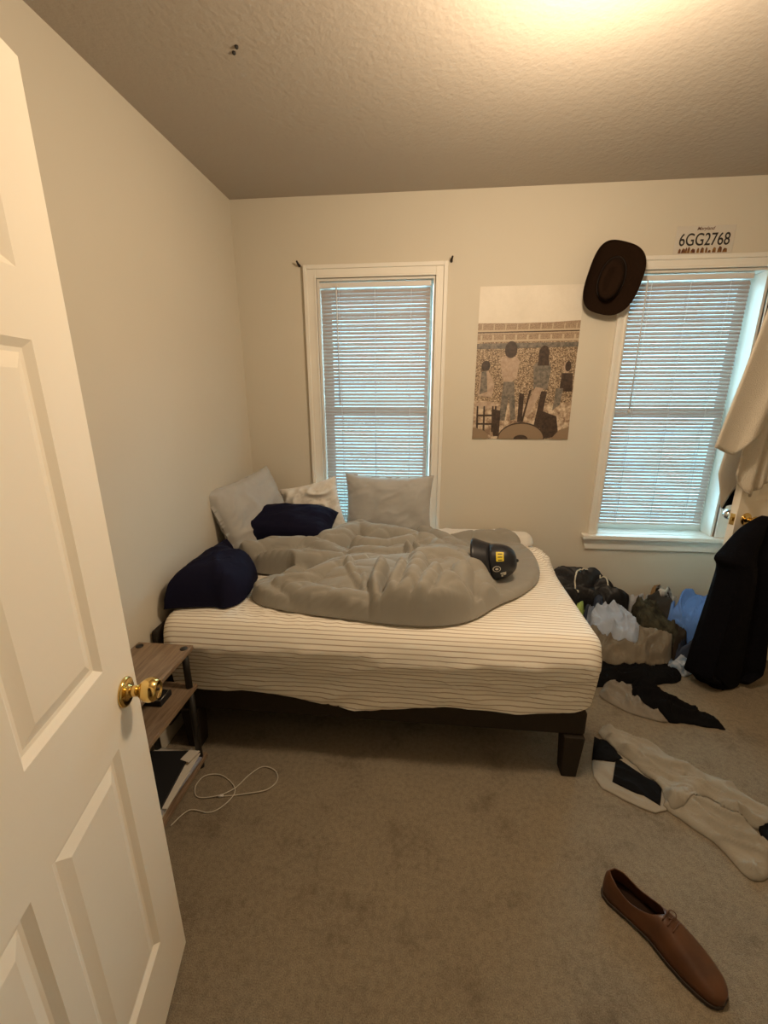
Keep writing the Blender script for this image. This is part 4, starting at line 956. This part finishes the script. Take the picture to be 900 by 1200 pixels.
G('shirt', C_greyb, 'grey beige shirt flat on the carpet in front of the heap', 'shirt', [(0.92, 1.97), (0.96, 1.90), (1.05, 1.83), (1.15, 1.79), (1.22, 1.82), (1.20, 1.95), (1.19, 2.04), (1.08, 2.07), (0.98, 2.04)], T=0.008, R=0.010, bulk=0.008, bR=0.08, fold=0.043, fscale=15.0, fang=2.2, seed=55, rough=0.012)
G('leggings', M_black, 'black leggings twisted on the carpet beside the grey beige shirt', 'leggings', [(1.08, 1.95), (1.14, 1.85), (1.20, 1.79), (1.27, 1.80), (1.33, 1.79), (1.42, 1.765), (1.43, 1.80), (1.38, 1.87), (1.30, 1.91), (1.24, 2.0), (1.16, 2.06), (1.10, 2.02)], T=0.012, R=0.014, bulk=0.01, bR=0.06, fold=0.054, fscale=17.5, fang=2.6, seed=58, rough=0.014)
# stone chinos lying in the front right
F = lambda *q: [tuple(W(a, b_, 'z', 0.02)[:2]) for a, b_ in q]
tr = G('chinos', C_pants, 'stone chinos with a black lining spread across the carpet on the right', 'trousers',
  F((694, 885), (696, 914), (740, 938), (778, 952), (792, 930), (745, 882), (705, 858)), T=0.006, R=0.006, fold=0.016, fscale=14, fang=-0.65, aniso=3.0, seed=61, rough=0.006, sub=1)
def panel_on(name, m, px, T=0.004, lab=None, **kw):
    o = fl.drape(name, m, F(*px), T=T, **{**dict(R=0.01, fold=0.006, seed=5, smooth=1, sub=0), **kw}); o.parent = tr
    if lab: o['label'] = lab
    return o
panel_on('lining', M_black, ((722, 888), (776, 922), (774, 942), (718, 914)), lab='black lining at the open waistband')
panel_on('waistband', M_black, ((697, 860), (714, 868), (730, 888), (722, 891), (694, 888)), 0.006, lab='black inside of the waistband')
panel_on('leg', C_pants, ((772, 936), (797, 957), (812, 966), (832, 979), (858, 1004), (876, 1023), (890, 1029), (908, 1022), (915, 1000), (898, 980), (862, 952), (828, 928), (806, 920)), 0.010, R=0.010, bulk=0.012, bR=0.04, fold=0.045, fscale=15, fang=-0.70, aniso=3.2, seed=64, rough=0.008, sub=1)
panel_on('leg', C_pants, ((700, 858), (707, 845), (729, 860), (766, 869), (790, 888), (817, 900), (851, 912), (880, 934), (912, 950), (912, 972), (885, 968), (855, 955), (832, 938), (814, 936), (800, 949), (788, 949), (779, 938), (775, 921), (746, 899)), 0.008, R=0.008, bulk=0.012, bR=0.05, fold=0.042, fscale=13, fang=-0.60, aniso=2.8, seed=68, rough=0.008, smooth=4, sub=1)
o = G('belt', M_black, 'black belt end at the right edge beside the stone chinos', 'belt', F((890, 968), (925, 962), (930, 985), (900, 992)), T=0.012, R=0.01, fold=0.004, seed=63, sub=0)
# ================================================================== shoe
shoe = empty('shoe', (0.70, 0.92, 0), 'brown leather dress shoe lying alone on the carpet', 'shoe')
hp, tp = np.array([0.603, 1.040]), np.array([0.803, 0.787]); ax_ = tp-hp; Lg = float(np.linalg.norm(ax_)); ax_ /= Lg; sd = np.array([-ax_[1], ax_[0]])   # sd: towards the far side
def SP(t, s, z): p = hp + ax_*(t*Lg) + sd*s; return (p[0], p[1], z)
def interp(tab, t):
    xs = [a for a, _ in tab]; return float(np.interp(t, xs, [v for _, v in tab]))*1.18
halfw = [(0, 0.012), (0.03, 0.026), (0.10, 0.034), (0.25, 0.034), (0.45, 0.034), (0.62, 0.043), (0.75, 0.045), (0.87, 0.040), (0.94, 0.033), (0.98, 0.021), (1.0, 0.009)]
height = [(0, 0.062), (0.04, 0.078), (0.12, 0.080), (0.25, 0.070), (0.40, 0.074), (0.50, 0.078), (0.62, 0.068), (0.75, 0.054), (0.87, 0.044), (0.95, 0.036), (1.0, 0.024)]
curve = lambda t: 0.012*math.sin(math.pi*t)
ts = [0, 0.008, 0.02, 0.04, 0.07] + list(np.linspace(0.1, 0.92, 26)) + [0.945, 0.965, 0.98, 0.992, 1.0]
b = MB(); rings = []; nh = 13; opn = []
for t in ts:
    w_, h_ = interp(halfw, t), interp(height, t); ring = []
    g = max(0.0, 1-((t-0.245)/0.225)**2); amax = math.pi/2 - 0.95*math.sqrt(g)*(1.0 if t > 0.1 else 0.9); opn.append(g > 1e-6)
    for side in (0, 1):
        for k in range(nh):
            a = amax*k/(nh-1) if side == 0 else math.pi - amax*(nh-1-k)/(nh-1); s_ = math.cos(a)
            z = 0.014 + (h_-0.014)*(abs(math.sin(a))**0.62)
            ring.append(SP(t, curve(t) + w_*np.sign(s_)*abs(s_)**0.75*(1-0.16*(z/0.09)), z))
    rings.append(ring)
A = np.array(rings); vs = A.reshape(-1, 3).tolist(); fs = []; m2 = 2*nh
for i in range(len(ts)-1):
    for k in range(m2-1):
        if k == nh-1 and (opn[i] or opn[i+1]): continue
        fs.append((i*m2+k, i*m2+k+1, (i+1)*m2+k+1, (i+1)*m2+k))
b.add(vs, fs); o = b.build('upper', [M_leather], solid=0.003); child(o, shoe)
md = o.modifiers.new('weld', 'WELD'); md.merge_threshold = 0.0004; o.modifiers.move(1, 0)
b = MB(); rr = []
for t in ts:
    w_ = interp(halfw, t)*0.88; rr.append([SP(t*0.97+0.012, curve(t)+w_*s, 0.021) for s in np.linspace(-1, 1, 7)])
b.loft(rr, closed=False); child(b.build('insole', M_shoe_in), shoe)
b = MB(); rr = []
for t in ts:
    w_ = interp(halfw, t)+0.003; z0 = 0.0008 if (t < 0.26 or t > 0.5) else 0.005
    rr.append([SP(-0.006+t*1.012, curve(t)+s*w_, z) for s, z in ((-1, z0), (1, z0), (1, 0.0135), (-1, 0.0135))])
b.loft(rr, smooth=False); child(b.build('sole', M_sole, bevel=0.002), shoe)
b = MB()
for t in (0.50, 0.545, 0.59):
    h_ = interp(height, t)+0.004; b.tube([SP(t, curve(t)+s, h_-70*s*s*0.16) for s in np.linspace(-0.020, 0.020, 7)], 0.0018, 6)
lt = 0.50; zt_ = interp(height, lt)
b.tube(catmull([SP(lt, 0.006, zt_+0.002), SP(lt+0.01, 0.022, zt_+0.016), SP(lt+0.05, 0.030, zt_+0.012), SP(lt+0.06, 0.022, zt_-0.002), SP(lt+0.02, 0.008, zt_+0.004)], 6), 0.0016, 6)
child(b.build('laces', M_leather), shoe)
